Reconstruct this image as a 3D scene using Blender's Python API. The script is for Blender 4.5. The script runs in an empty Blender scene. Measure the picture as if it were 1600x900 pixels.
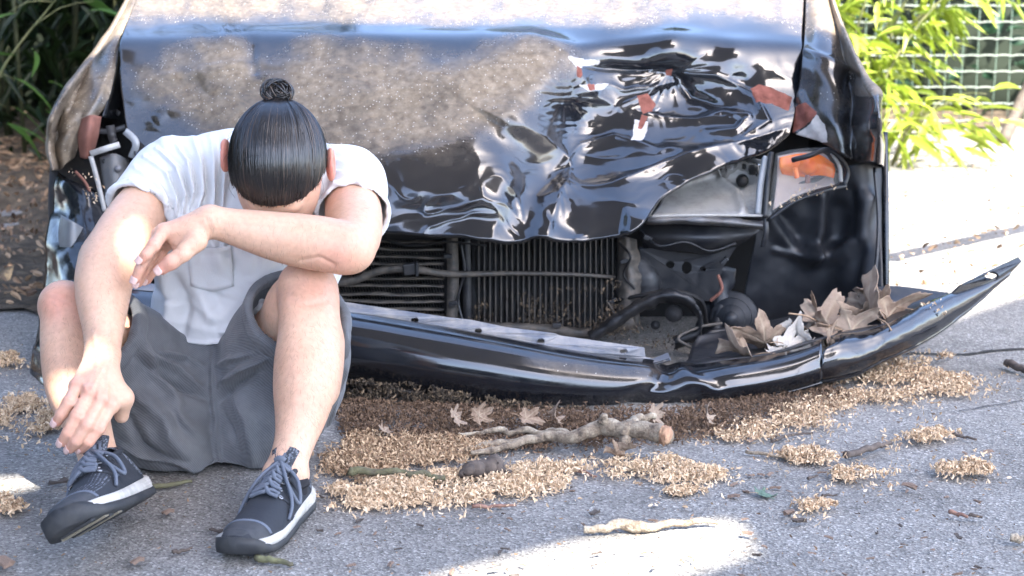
import bpy, bmesh, math, random
import numpy as np
from mathutils import Vector, Matrix
from mathutils.geometry import tessellate_polygon
random.seed(7); RNG = np.random.default_rng(7)
SC = bpy.context.scene
COL = SC.collection

# ------------------------------------------------------------------ camera
FPX, CX, CY, CAMH = 2625.0, 800.0, 450.0, 0.935
PITCH = math.atan(550.0/FPX)
cam_d = bpy.data.cameras.new("camera"); cam = bpy.data.objects.new("camera", cam_d); COL.objects.link(cam)
cam.location = (0, 0, CAMH); cam.rotation_euler = (math.pi/2-PITCH, 0, 0)
cam_d.lens = 36.0*FPX/1600.0; cam_d.sensor_width = 36.0; cam_d.clip_end = 400; cam_d.clip_start = 0.05
cam_d.dof.use_dof = True; cam_d.dof.focus_distance = 2.95; cam_d.dof.aperture_fstop = 6.3
SC.camera = cam

# ------------------------------------------------------------------ world, sun, exposure
SUN = Vector((0.36, -0.50, 0.80)).normalized()
world = bpy.data.worlds.new("World"); SC.world = world; world.use_nodes = True
wn = world.node_tree; bg = wn.nodes["Background"]
sky = wn.nodes.new("ShaderNodeTexSky"); sky.sky_type = 'NISHITA'; sky.sun_disc = False
sky.sun_elevation = math.asin(SUN.z); sky.sun_rotation = math.atan2(SUN.x, SUN.y)
sky.air_density = 0.7; sky.dust_density = 1.6; sky.ozone_density = 0.3
wn.links.new(sky.outputs[0], bg.inputs[0]); bg.inputs[1].default_value = 0.15
sd = bpy.data.lights.new("sun", 'SUN'); sd.energy = 3.4; sd.angle = math.radians(0.35); sd.color = (1.0, 0.95, 0.87)
sun = bpy.data.objects.new("sun", sd); COL.objects.link(sun); sun.location = (4, 0, 8)
sun.rotation_euler = SUN.to_track_quat('Z', 'Y').to_euler()
SC.view_settings.view_transform = 'Standard'; SC.view_settings.look = 'None'
SC.view_settings.gamma = 1.0; SC.view_settings.exposure = 3.08

# ------------------------------------------------------------------ geometry helpers
SP, CP = math.sin(PITCH), math.cos(PITCH)
def P(px, py, Y):
    """point at distance Y in front of the camera position seen at photo pixel px, py"""
    u, v = (px-CX)/FPX, (py-CY)/FPX
    k = Y/(CP-v*SP)
    return Vector((u*k, Y, CAMH-k*(SP+v*CP)))
def Pn(px, py, Y):
    u, v = (np.asarray(px, float)-CX)/FPX, (np.asarray(py, float)-CY)/FPX
    k = Y/(CP-v*SP)
    return np.stack([u*k, np.broadcast_to(Y, k.shape), CAMH-k*(SP+v*CP)], -1)
def G(px, py, z=0.0):
    v = (py-CY)/FPX; k = (CAMH-z)/(SP+v*CP)
    return Vector(((px-CX)/FPX*k, k*(CP-v*SP), z))
def pix(V):
    """photo pixels of points (n,3)"""
    V = np.asarray(V, float); d = V-np.array([0, 0, CAMH])
    z = d[:, 1]*CP-d[:, 2]*SP; u = d[:, 1]*SP+d[:, 2]*CP
    return CX+FPX*d[:, 0]/z, CY-FPX*u/z
def link(o, parent=None):
    COL.objects.link(o)
    if parent: o.parent = parent
    return o
def mesh_obj(name, V, F, m=None, parent=None, smooth=True, attrs=None):
    me = bpy.data.meshes.new(name)
    me.from_pydata([tuple(map(float, v)) for v in V] if not isinstance(V, np.ndarray) else V.tolist(), [], F if not isinstance(F, np.ndarray) else F.tolist())
    me.validate(); me.update()
    if smooth: me.polygons.foreach_set("use_smooth", [True]*len(me.polygons))
    for k, a in (attrs or {}).items():
        at = me.attributes.new(k, 'FLOAT', 'POINT'); at.data.foreach_set("value", np.asarray(a, np.float32))
    if m: me.materials.append(m)
    return link(bpy.data.objects.new(name, me), parent)
def bm_obj(name, bm, m=None, parent=None, smooth=True):
    me = bpy.data.meshes.new(name); bm.normal_update(); bm.to_mesh(me); bm.free()
    if smooth: me.polygons.foreach_set("use_smooth", [True]*len(me.polygons))
    if m: me.materials.append(m)
    return link(bpy.data.objects.new(name, me), parent)
def solid(o, t, offset=-1.0):
    md = o.modifiers.new("thickness", 'SOLIDIFY'); md.thickness = t; md.offset = offset; return o
def bev(o, w, seg=2):
    md = o.modifiers.new("bevel", 'BEVEL'); md.width = w; md.segments = seg; md.limit_method = 'ANGLE'; md.angle_limit = math.radians(35); return o
def empty(name, loc, label=None, cat=None, group=None):
    o = bpy.data.objects.new(name, None); o.location = loc; COL.objects.link(o); o.empty_display_size = 0.1
    return tag(o, label, cat, group)
def tag(o, label=None, cat=None, group=None, kind=None):
    if label: o["label"] = label
    if cat: o["category"] = cat
    if group: o["group"] = group
    if kind: o["kind"] = kind
    return o
def adopt(o, root):
    """parent o under root keeping its world place (root has no rotation)"""
    o.parent = root; o.matrix_parent_inverse = Matrix.Translation(root.location).inverted(); return o
def catmull(pts, n):
    pts = np.asarray([tuple(p) for p in pts], float); m = len(pts)
    d = np.r_[0, np.cumsum(np.linalg.norm(np.diff(pts, axis=0), axis=1)+1e-9)]
    t = np.linspace(0, d[-1], n); out = np.empty((n, pts.shape[1]))
    T = np.gradient(pts, d, axis=0) if m > 2 else np.repeat((pts[1:]-pts[:1])/d[-1], 2, 0)
    i = np.clip(np.searchsorted(d, t, 'right')-1, 0, m-2); h = d[i+1]-d[i]; s = ((t-d[i])/h)[:, None]; h = h[:, None]
    return (2*s**3-3*s**2+1)*pts[i]+(s**3-2*s**2+s)*h*T[i]+(-2*s**3+3*s**2)*pts[i+1]+(s**3-s**2)*h*T[i+1]
def lin(pts, n):
    pts = np.asarray([tuple(p) for p in pts], float)
    d = np.r_[0, np.cumsum(np.linalg.norm(np.diff(pts, axis=0), axis=1)+1e-9)]; t = np.linspace(0, d[-1], n)
    return np.stack([np.interp(t, d, pts[:, k]) for k in range(pts.shape[1])], -1)
def grid_faces(nr, nc, wrap=False):
    I = np.arange(nr*nc).reshape(nr, nc)
    if wrap: I = np.concatenate([I, I[:, :1]], 1)
    return np.stack([I[:-1, :-1], I[:-1, 1:], I[1:, 1:], I[1:, :-1]], -1).reshape(-1, 4)
def loft(name, rows, nu, nv, m, parent=None, thick=0.0, smooth_u=True, smooth_v=True, disp=None, attrs=None):
    """surface through rows of points (each row a polyline); nu samples along a row, nv across rows"""
    R = np.stack([(catmull if smooth_u else lin)(r, nu) for r in rows])
    fn = catmull if smooth_v else lin
    S = np.stack([fn(R[:, j], nv) for j in range(nu)], 1)
    V = S.reshape(-1, 3)
    if disp is not None: V = disp(V, S)
    at = attrs(V) if attrs else None
    o = mesh_obj(name, V, grid_faces(nv, nu), m, parent, attrs=at)
    if thick: solid(o, thick, 0)
    return o
def frame_along(C):
    T = np.gradient(C, axis=0); T /= np.linalg.norm(T, axis=1)[:, None]+1e-12
    N = np.empty_like(T); a = np.array([0, 0, 1.0]) if abs(T[0, 2]) < .9 else np.array([1.0, 0, 0])
    n = np.cross(T[0], a); n /= np.linalg.norm(n); N[0] = n
    for i in range(1, len(C)):
        n = N[i-1]-T[i]*np.dot(N[i-1], T[i]); N[i] = n/(np.linalg.norm(n)+1e-12)
    return T, N, np.cross(T, N)
def tube_data(C, r, seg=8, cap=True, wob=0.0, rng=RNG):
    C = np.asarray(C, float); n = len(C); r = np.broadcast_to(np.asarray(r, float), (n,))
    T, N, B = frame_along(C); a = np.arange(seg)*2*np.pi/seg
    ring = np.cos(a)[None, :, None]*N[:, None]+np.sin(a)[None, :, None]*B[:, None]
    rr = r[:, None]*(1+wob*rng.normal(size=(n, seg))) if wob else np.repeat(r[:, None], seg, 1)
    V = (C[:, None]+ring*rr[..., None]).reshape(-1, 3); F = grid_faces(n, seg, True).tolist()
    if cap:
        F.append(list(range(seg))[::-1]); F.append(list(range((n-1)*seg, n*seg)))
    return V, F
def tube(name, pts, r, m, parent=None, seg=10, n=24, smooth=True, wob=0.0):
    C = catmull(pts, n) if len(pts) > 2 else lin(pts, n)
    if np.ndim(r): r = np.interp(np.linspace(0, 1, n), np.linspace(0, 1, len(r)), r)
    V, F = tube_data(C, r, seg, True, wob)
    return mesh_obj(name, V, F, m, parent, smooth)
class Bag:
    """collects several closed shapes into one mesh"""
    def __init__(s): s.V, s.F, s.n = [], [], 0
    def add(s, V, F):
        s.V.append(np.asarray(V, float)); s.F += [[i+s.n for i in f] for f in F]; s.n += len(V)
    def build(s, name, m, parent=None, smooth=True): return mesh_obj(name, np.concatenate(s.V), s.F, m, parent, smooth)
def box_data(c, ax, ay, az):
    c, ax, ay, az = (np.asarray(tuple(v), float) for v in (c, ax, ay, az))
    V = [c+sx*ax+sy*ay+sz*az for sx in (-1, 1) for sy in (-1, 1) for sz in (-1, 1)]
    return np.array(V), [[0, 1, 3, 2], [4, 6, 7, 5], [0, 4, 5, 1], [2, 3, 7, 6], [0, 2, 6, 4], [1, 5, 7, 3]]
# value noise, vectorised
_H = np.random.default_rng(3).random(4096).astype(np.float64)
def _hash(i, j, k): return _H[(i*73+j*157+k*311+(i*j+j*k*3+k*i*7)) & 4095]
def vnoise(p, seed=0):
    p = np.asarray(p, float)
    if p.shape[-1] == 2: p = np.concatenate([p, np.zeros(p.shape[:-1]+(1,))], -1)
    p = p+seed*17.31; i = np.floor(p).astype(int); f = p-i; f = f*f*f*(f*(f*6-15)+10); r = 0
    for a in (0, 1):
        for b in (0, 1):
            for c in (0, 1):
                w = (f[..., 0] if a else 1-f[..., 0])*(f[..., 1] if b else 1-f[..., 1])*(f[..., 2] if c else 1-f[..., 2])
                r = r+w*_hash(i[..., 0]+a, i[..., 1]+b, i[..., 2]+c)
    return r*2-1
def fbm(p, oct=4, seed=0, lac=2.03, gain=.5):
    s, a, q = 0, 1, np.asarray(p, float)
    for k in range(oct): s = s+a*vnoise(q, seed+k); q = q*lac; a *= gain
    return s
def sdist(px, py, poly):
    """distance in pixels to a polyline, and position 0..1 along it, and signed side"""
    poly = np.asarray(poly, float); best = np.full(px.shape, 1e9); tt = np.zeros(px.shape); sg = np.zeros(px.shape)
    L = np.r_[0, np.cumsum(np.linalg.norm(np.diff(poly, axis=0), axis=1))]
    for k in range(len(poly)-1):
        a, b = poly[k], poly[k+1]; ab = b-a; l2 = ab@ab
        t = np.clip(((px-a[0])*ab[0]+(py-a[1])*ab[1])/l2, 0, 1)
        dx, dy = px-a[0]-t*ab[0], py-a[1]-t*ab[1]; d = np.hypot(dx, dy); m = d < best
        best = np.where(m, d, best); tt = np.where(m, (L[k]+t*(L[k+1]-L[k]))/L[-1], tt); sg = np.where(m, np.sign(ab[0]*dy-ab[1]*dx), sg)
    return best, tt, sg
def rbf(pts, vals, q, smooth=1e-4):
    """thin plate spline"""
    p = np.asarray(pts, float)/300.0; q = np.asarray(q, float)/300.0; n = len(p)
    def U(r2): return np.where(r2 > 1e-12, r2*np.log(r2+1e-12), 0)
    A = U(((p[:, None]-p[None])**2).sum(-1))+smooth*np.eye(n); Q = np.c_[np.ones(n), p]
    M = np.block([[A, Q], [Q.T, np.zeros((3, 3))]]); w = np.linalg.solve(M, np.r_[np.asarray(vals, float), 0, 0, 0])
    out = np.empty(len(q))
    for s in range(0, len(q), 20000):
        qq = q[s:s+20000]; out[s:s+20000] = U(((qq[:, None]-p[None])**2).sum(-1))@w[:n]+np.c_[np.ones(len(qq)), qq]@w[n:]
    return out
def sm(x, a, b):
    t = np.clip((x-a)/(b-a), 0, 1); return t*t*(3-2*t)
def vnormals(V, F):
    F = np.asarray(F); n = np.cross(V[F[:, 2]]-V[F[:, 0]], V[F[:, 3 if F.shape[1] > 3 else 1]]-V[F[:, 1]]) if F.shape[1] > 3 else np.cross(V[F[:, 1]]-V[F[:, 0]], V[F[:, 2]]-V[F[:, 0]])
    N = np.zeros_like(V)
    for k in range(F.shape[1]): np.add.at(N, F[:, k], n)
    return N/(np.linalg.norm(N, axis=1)[:, None]+1e-12)

# ------------------------------------------------------------------ materials
class M:
    """tiny node-material builder"""
    def __init__(s, name, base=(.5, .5, .5), rough=.5, **kw):
        s.m = bpy.data.materials.new(name); s.m.use_nodes = True; s.nt = s.m.node_tree; s.b = s.nt.nodes["Principled BSDF"]
        s.set("Base Color", base); s.set("Roughness", rough)
        for k, v in kw.items(): s.set(k.replace("_", " "), v)
        s._co = None
    def set(s, k, v):
        if isinstance(v, bpy.types.NodeSocket): s.nt.links.new(v, s.b.inputs[k])
        else: s.b.inputs[k].default_value = (*v, 1) if isinstance(v, tuple) and len(v) == 3 and s.b.inputs[k].type == 'RGBA' else v
    def n(s, t, **inp):
        nd = s.nt.nodes.new(t)
        for k, v in inp.items():
            if k.startswith("p_"): setattr(nd, k[2:], v); continue
            key = int(k[1:]) if k[0] == "i" and k[1:].isdigit() else k.replace("_", " ")
            if isinstance(v, bpy.types.NodeSocket): s.nt.links.new(v, nd.inputs[key])
            else: nd.inputs[key].default_value = (*v, 1) if isinstance(v, tuple) and len(v) == 3 and nd.inputs[key].type == 'RGBA' else v
        return nd
    def co(s, scale=(1, 1, 1)):
        tc = s.n("ShaderNodeTexCoord"); mp = s.n("ShaderNodeMapping", Vector=tc.outputs["Object"], Scale=scale); return mp.outputs[0]
    def noise(s, scale, detail=4, rough=.55, vec=None, dist=0.0):
        return s.n("ShaderNodeTexNoise", Vector=vec or s.co(), Scale=float(scale), Detail=float(detail), Roughness=float(rough), Distortion=float(dist)).outputs[0]
    def vor(s, scale, vec=None, feature='F1', out="Distance", rnd=1.0):
        return s.n("ShaderNodeTexVoronoi", p_feature=feature, Vector=vec or s.co(), Scale=float(scale), Randomness=rnd).outputs[out]
    def ramp(s, fac, stops):
        nd = s.n("ShaderNodeValToRGB", Fac=fac); cr = nd.color_ramp
        while len(cr.elements) < len(stops): cr.elements.new(.5)
        for e, (p, c) in zip(cr.elements, stops):
            e.position = p; e.color = (*c, 1) if not isinstance(c, (int, float)) else (c, c, c, 1)
        return nd.outputs[0]
    def mix(s, fac, a, b, mode='MIX'):
        nd = s.nt.nodes.new("ShaderNodeMix"); nd.data_type = 'RGBA'; nd.blend_type = mode
        for i, v in ((0, fac), (6, a), (7, b)):
            if isinstance(v, bpy.types.NodeSocket): s.nt.links.new(v, nd.inputs[i])
            else: nd.inputs[i].default_value = (*v, 1) if isinstance(v, tuple) else v
        return nd.outputs[2]
    def math(s, op, a, b=0.0, clamp=False):
        nd = s.n("ShaderNodeMath", p_operation=op, p_use_clamp=clamp)
        for i, v in ((0, a), (1, b)):
            if isinstance(v, bpy.types.NodeSocket): s.nt.links.new(v, nd.inputs[i])
            else: nd.inputs[i].default_value = v
        return nd.outputs[0]
    def attr(s, name): return s.n("ShaderNodeAttribute", p_attribute_name=name).outputs["Fac"]
    def rand(s): return s.n("ShaderNodeObjectInfo").outputs["Random"]
    def bump(s, h, strength=.3, dist=.002):
        s.set("Normal", s.n("ShaderNodeBump", Height=h, Strength=strength, Distance=dist).outputs[0])
def simple(name, c1, c2, scale, rough=.6, bump=.3, bdist=.001, **kw):
    m = M(name, c1, rough, **kw); nz = m.noise(scale)
    m.set("Base Color", m.ramp(nz, [(.3, c1), (.7, c2)]))
    if bump: m.bump(m.noise(scale*2.3, 6), bump, bdist)
    return m.m
# ================================================================== GROUND
m = M("asphalt", (.2, .2, .21), .85)
agg = m.vor(260, out="Color"); aggv = m.ramp(m.n("ShaderNodeSeparateColor", Color=agg).outputs[0], [(0, (.125, .116, .105)), (.35, (.215, .202, .184)), (.75, (.28, .264, .24)), (.93, (.35, .33, .30)), (1, (.52, .495, .455))])
big = m.ramp(m.noise(1.7, 5, .6), [(.28, .66), (.72, 1.12)])
spots = m.ramp(m.noise(9, 5, .65), [(.28, .62), (.48, 1.0)])
c = m.mix(1.0, aggv, big, 'MULTIPLY'); c = m.mix(.8, c, spots, 'MULTIPLY')
fine = m.noise(700, 3, .7); c = m.mix(1.0, c, m.ramp(fine, [(.3, .82), (.7, 1.15)]), 'MULTIPLY')
m.set("Base Color", c); m.bump(m.math('ADD', m.vor(260), m.noise(90, 5)), .55, .003)
ASPHALT = m.m
m = M("soil", (.12, .09, .06), .95)
c = m.ramp(m.noise(22, 8, .7), [(.3, (.035, .028, .02)), (.5, (.11, .08, .05)), (.72, (.24, .18, .115))]); m.set("Base Color", c); m.bump(m.noise(40, 8, .7), 1.0, .02)
SOIL = m.m

def ground_mesh():
    xs = np.unique(np.r_[np.linspace(-150, -4, 16), np.linspace(-4, 4, 161), np.linspace(4, 150, 16)])
    ys = np.unique(np.r_[np.linspace(-150, 0, 16), np.linspace(0, 10, 201), np.linspace(10, 250, 20)])
    X, Y = np.meshgrid(xs, ys); q = np.stack([X, Y], -1)
    Z = .006*fbm(q*1.6, 3, 5)*(np.abs(X) < 4)*(Y > 0)*(Y < 10)-.006
    # the long crack at the right
    px, py = pix(np.stack([X.ravel(), np.clip(Y.ravel(), 1, 250), 0*X.ravel()], -1))
    return mesh_obj("road", np.stack([X, Y, Z], -1).reshape(-1, 3), grid_faces(len(ys), len(xs)), ASPHALT)
tag(ground_mesh(), kind="structure")
GZ = lambda x, y: float(.006*fbm(np.array([[x, y]])*1.6, 3, 5)[0]-.006)
def crack(pts, w, name="crack"):
    C = catmull([G(*p) for p in pts], 60); C[:, 1] += .012*fbm(C[:, :2]*9, 3, 2)
    ww = w*(.5+.8*np.abs(fbm(C[:, :2]*14, 3, 8)))
    V = []
    for i, p in enumerate(C):
        z = GZ(p[0], p[1])+.003; V += [(p[0], p[1]-ww[i], z), (p[0], p[1]+ww[i], z)]
    return tag(mesh_obj(name, V, [[2*i, 2*i+2, 2*i+3, 2*i+1] for i in range(len(C)-1)], DARKDIRT), kind="structure")
m = M("dark_dirt", (.03, .027, .024), .95); m.bump(m.noise(80), 1, .004); DARKDIRT = m.m
crack([(1330, 556), (1400, 549), (1490, 549), (1560, 546), (1640, 542)], .009)
crack([(1500, 640), (1560, 628), (1650, 610)], .003)

# soil verge left behind the car, and the dusty strip at the fence
def verge(name, outline, z, seed, h=.03):
    xs = np.linspace(outline[0], outline[1], 120); ys = np.linspace(outline[2], outline[3], 120)
    X, Y = np.meshgrid(xs, ys); e = np.minimum(np.minimum(X-outline[0], outline[1]-X), np.minimum(Y-outline[2], outline[3]-Y))
    Y = Y+.22*fbm(np.stack([X*2.3, 0*X], -1), 4, seed+1)*np.clip(1-(Y-outline[2])/1.2, 0, 1)
    Z = z+h*fbm(np.stack([X, Y], -1)*4, 4, seed)*sm(e, 0, .7)+h*.6*sm(e, 0, .8)
    return tag(mesh_obj(name, np.stack([X, Y, Z], -1).reshape(-1, 3), grid_faces(120, 120), SOIL), kind="structure")
verge("soil_verge", (-7, -1.0, 4.0, 11), .004, 3)
verge("soil_strip", (.9, 9, 8.25, 12), .006, 9, .05)

# ================================================================== SUN BLOCKER: added unseen sheet, its outline and holes shaped to cast the shade
m = M("blocker_sheet", (.24, .235, .23), .6); BLOCKER = m.m
HC = 7.0
def up(p): return Vector((p.x+SUN.x*HC/SUN.z, p.y+SUN.y*HC/SUN.z, HC))
outer = [Vector((3.2, -1.5, 0)), G(1830, 470), G(1600, 463), G(1425, 527), Vector((.93, 4.52, 0)), Vector((-.2, 4.52, 0)), Vector((-1.42, 4.54, 0)), Vector((-1.42, 8.7, 0)), Vector((-6.5, 8.7, 0)), Vector((-6.5, -1.5, 0))]
SHOULDER_HIT = [P(213+1.35*x, 352+1.35*y, 2.82-.0008*y) for x, y in ((14, -38), (26, -24), (22, -4), (30, 16), (22, 36), (6, 30), (4, 52), (-8, 40), (-6, 18), (-14, 2), (-4, -20))]
def to_ground(p): return Vector((p.x-SUN.x*p.z/SUN.z, p.y-SUN.y*p.z/SUN.z, 0))
holes = [[G(600, 925), G(700, 886), G(900, 838), G(1040, 813), G(1150, 802), G(1172, 826), G(1192, 862), G(1120, 886), G(1040, 912), G(1000, 940)],
         [to_ground(q) for q in SHOULDER_HIT],
         [G(-60, 738), G(60, 737), G(118, 741), G(96, 750), G(40, 764), G(-60, 785)]]  # holes cut where sun patches should land on ground and arm
polys = [[up(p) for p in outer]]+[[up(p) for p in h] for h in holes]
tri = tessellate_polygon(polys); flat = [p for pl in polys for p in pl]
blocker = empty("sun_blocker", up(Vector((0, 1, 0))), "large flat sheet added out of view to block the sun from the man and the car front", "sun_blocker")
co = adopt(mesh_obj("shade_sheet", flat, [list(t) for t in tri], BLOCKER, smooth=False), blocker); solid(co, .04, 0)
g0, g1 = G(1385, 402), G(1800, 312)
adopt(tube("shadow_bar", [g0+SUN*(1.5/SUN.z), g0.lerp(g1, .5)+SUN*(.75/SUN.z), g1], .034, BLOCKER, n=4), blocker)  # bar added to cast the thin shadow stripe on the sunlit ground
for x, y in ((6.5, -5.5), (-3.0, -5.6), (7.5, .5), (5.6, 2.2)):
    adopt(tube("post", [(x, y, 0), (x, y, HC-.05)], .05, BLOCKER, n=3), blocker)  # posts belong to the added sun blocker

# ================================================================== FOLIAGE
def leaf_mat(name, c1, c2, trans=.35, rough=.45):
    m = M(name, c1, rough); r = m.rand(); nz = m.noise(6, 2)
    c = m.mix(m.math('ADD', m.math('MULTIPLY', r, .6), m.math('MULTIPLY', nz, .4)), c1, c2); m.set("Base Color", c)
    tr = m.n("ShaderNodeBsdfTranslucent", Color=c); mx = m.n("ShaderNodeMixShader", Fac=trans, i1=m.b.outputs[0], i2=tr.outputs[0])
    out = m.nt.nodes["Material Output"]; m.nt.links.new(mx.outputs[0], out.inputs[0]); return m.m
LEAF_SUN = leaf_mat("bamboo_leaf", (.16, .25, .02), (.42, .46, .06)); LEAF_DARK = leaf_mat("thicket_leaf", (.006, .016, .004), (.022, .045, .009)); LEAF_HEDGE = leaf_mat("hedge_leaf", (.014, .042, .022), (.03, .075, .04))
LEAF_MID = leaf_mat('sprig_leaf', (.05, .12, .02), (.10, .20, .04)); CULM = simple("culm", (.10, .12, .04), (.2, .19, .08), 20); CULMD = simple('dark_culm', (.03, .035, .015), (.07, .075, .03), 20); BARK = simple("bark", (.045, .035, .026), (.10, .08, .06), 30, .8, .8, .004)
def leaf_data(L, W, n=7, droop=.25, fold=.3):
    V, F = [], []
    for i in range(n):
        t = i/(n-1); w = W*.5*math.sin(math.pi*min(1, t*1.0)**.7)**.9 if 0 < i < n-1 else W*.03; z = -droop*L*t*t
        V += [(L*t, -w, z+fold*w), (L*t, 0, z), (L*t, w, z+fold*w)]
    for i in range(n-1):
        a = 3*i; F += [[a, a+3, a+4, a+1], [a+1, a+4, a+5, a+2]]
    return np.array(V), F
def leaf_mesh(name, L, W, mat, **kw):
    V, F = leaf_data(L, W, **kw); me = bpy.data.meshes.new(name); me.from_pydata(V.tolist(), [], F); me.materials.append(mat)
    me.polygons.foreach_set("use_smooth", [True]*len(F)); return me
def rotm(d, roll):
    d = Vector(d).normalized(); q = d.to_track_quat('X', 'Z'); return (q.to_matrix() @ Matrix.Rotation(roll, 3, 'X'))
def scatter_leaves(bag, pts, dirs, L, W, rng, **kw):
    base, F = leaf_data(1, 1, n=5, **kw)
    for p, d in zip(pts, dirs):
        l = L*rng.uniform(.6, 1.3); w = W*rng.uniform(.7, 1.2); R = np.array(rotm(d, rng.uniform(-1.2, 1.2)))
        bag.add((base*[l, w, l])@R.T+p, F)

# bamboo at the right, beside the car, in full sun; individual leaves hang in sprays
def bamboo(root_p, culms, n_obj, n_stuff, spread, zr, label, leafm, mat, seed, L=(.10, .2)):
    rng = np.random.default_rng(seed); root = empty("bamboo_plant", root_p, label, "bamboo plant")
    me = [leaf_mesh("leaf", l, w, leafm, droop=d) for l, w, d in ((.19, .028, .3), (.15, .025, .15), (.22, .032, .45), (.13, .022, .2))]
    tips = []
    for k in range(culms):
        b = Vector(root_p)+Vector((rng.normal(0, spread*.35), rng.normal(0, .15), 0)); lean = Vector((rng.normal(0, .35), rng.normal(0, .25)-.1, 1)); H = rng.uniform(zr[0], zr[1])
        pts = [b, b+lean*H*.5, b+lean*H+Vector((lean.x*.3, lean.y*.3-.05, -.1*H))]
        adopt(tube("culm", pts, (.008, .006, .002), CULM, seg=6, n=8), root); C = catmull(pts, 40)
        for j in range(10, 40, 2):
            a = rng.uniform(0, 6.28); q = C[j]+np.array([math.cos(a), math.sin(a)*.7, rng.uniform(-.2, .5)])*rng.uniform(.05, .28)
            tips.append((q, a))
            if j % 6 == 0: adopt(tube("twig", [C[j], (C[j]+q)/2+[0, 0, .03], q], (.003, .001), CULM, seg=5, n=5), root)
    def pick():
        q, a = tips[rng.integers(len(tips))]; aa = a+rng.normal(0, .8)
        return q+rng.normal(0, .035, 3), Vector((math.cos(aa), math.sin(aa)*.8, rng.uniform(-.9, .25)))
    for i in range(n_obj):
        q, d = pick(); o = bpy.data.objects.new("leaf", me[rng.integers(4)]); COL.objects.link(o)
        if q[2] < .06: q[2] = .06+rng.uniform(0, .1)
        sc = rng.uniform(.75, 1.35); o.matrix_world = Matrix.Translation(q) @ rotm(d, rng.uniform(-1, 1)).to_4x4() @ Matrix.Scale(sc, 4)
        mw = o.matrix_world.copy(); o.parent = root; o.matrix_parent_inverse = Matrix.Translation(root.location).inverted(); o.matrix_basis = mw
    if n_stuff:
        bag = Bag(); pd = [pick() for _ in range(n_stuff)]; scatter_leaves(bag, [p for p, _ in pd], [d for _, d in pd], .15, .02, rng)
        adopt(tag(bag.build("foliage", leafm), kind="stuff"), root)
    return root
bamboo((1.38, 7.2, .0), 9, 270, 300, .30, (.75, 1.15), "sunlit yellow-green bamboo arching beside the right wing of the car", LEAF_SUN, CULM, 11)
bamboo((1.62, 6.9, .0), 5, 100, 30, .26, (.18, .34), "low sunlit bamboo sprigs at the foot of the wire fence", LEAF_SUN, CULM, 12)
bamboo((-2.1, 6.4, .0), 2, 22, 0, .2, (.6, .95), "green bamboo sprig standing out of the dark thicket by the left wing", LEAF_MID, CULM, 16)

# dark thicket at the left
def thicket():
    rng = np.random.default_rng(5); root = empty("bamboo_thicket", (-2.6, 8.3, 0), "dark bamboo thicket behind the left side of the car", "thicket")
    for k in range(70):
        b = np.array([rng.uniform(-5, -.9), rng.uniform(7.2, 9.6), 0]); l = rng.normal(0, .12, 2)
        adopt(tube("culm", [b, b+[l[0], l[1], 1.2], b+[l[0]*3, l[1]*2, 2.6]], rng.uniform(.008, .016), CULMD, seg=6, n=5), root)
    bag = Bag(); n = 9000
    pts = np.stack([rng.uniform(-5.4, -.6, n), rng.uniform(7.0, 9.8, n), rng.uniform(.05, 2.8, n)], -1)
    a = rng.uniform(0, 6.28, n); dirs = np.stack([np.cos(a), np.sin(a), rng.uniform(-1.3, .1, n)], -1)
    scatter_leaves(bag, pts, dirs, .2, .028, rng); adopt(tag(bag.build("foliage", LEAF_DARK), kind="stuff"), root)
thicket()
def hedge(name, x0, x1, y0, y1, z1, n, mat, seed, label, L=.12, W=.06):
    rng = np.random.default_rng(seed); root = empty(name, ((x0+x1)/2, (y0+y1)/2, 0), label, "hedge"); bag = Bag()
    core = np.meshgrid(np.linspace(x0, x1, 60), np.linspace(0, 1, 30)); q = np.stack(core, -1); d = .25*fbm(q*[1.5, 4], 4, seed)
    Vc = np.stack([core[0], (y0+y1)/2+d+.3*(1-core[1])*np.sign(1), core[1]*z1*(.92+.15*d)], -1).reshape(-1, 3)
    cr = mesh_obj("branches", Vc, grid_faces(30, 60), DARKLEAF); solid(cr, .3, 0); adopt(cr, root)
    pts = np.stack([rng.uniform(x0, x1, n), rng.uniform(y0, y1, n), rng.uniform(0, 1, n)**.85*z1], -1); pts[:, 2] *= .85+.3*fbm(pts[:, :2]*.8, 3, seed)
    a = rng.uniform(0, 6.28, n); dirs = np.stack([np.cos(a), np.sin(a), rng.uniform(-.8, .5, n)], -1)
    scatter_leaves(bag, pts, dirs, L, W, rng); adopt(tag(bag.build("foliage", mat), kind="stuff"), root); return root
m = M("dark_foliage", (.012, .02, .01), .9); DARKLEAF = m.m
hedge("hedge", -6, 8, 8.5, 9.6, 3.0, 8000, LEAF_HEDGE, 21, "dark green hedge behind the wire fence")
hedge("garden_hedge", -9, 9, -5.6, -4.6, 1.25, 3000, LEAF_HEDGE, 23, "low green garden hedge behind the photographer, seen only mirrored in the paint", .2, .1)
sh_ = hedge("added_side_hedge", -7, 7, -.6, .6, 4.6, 4500, LEAF_HEDGE, 25, "tall green hedge added left of the frame to keep bright sky out of the paint reflections", .2, .1); sh_.location = (-5.6, -.5, 0); sh_.rotation_euler = (0, 0, math.pi/2)  # unseen hedge added to block bright low sky mirrored in the paint

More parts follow.
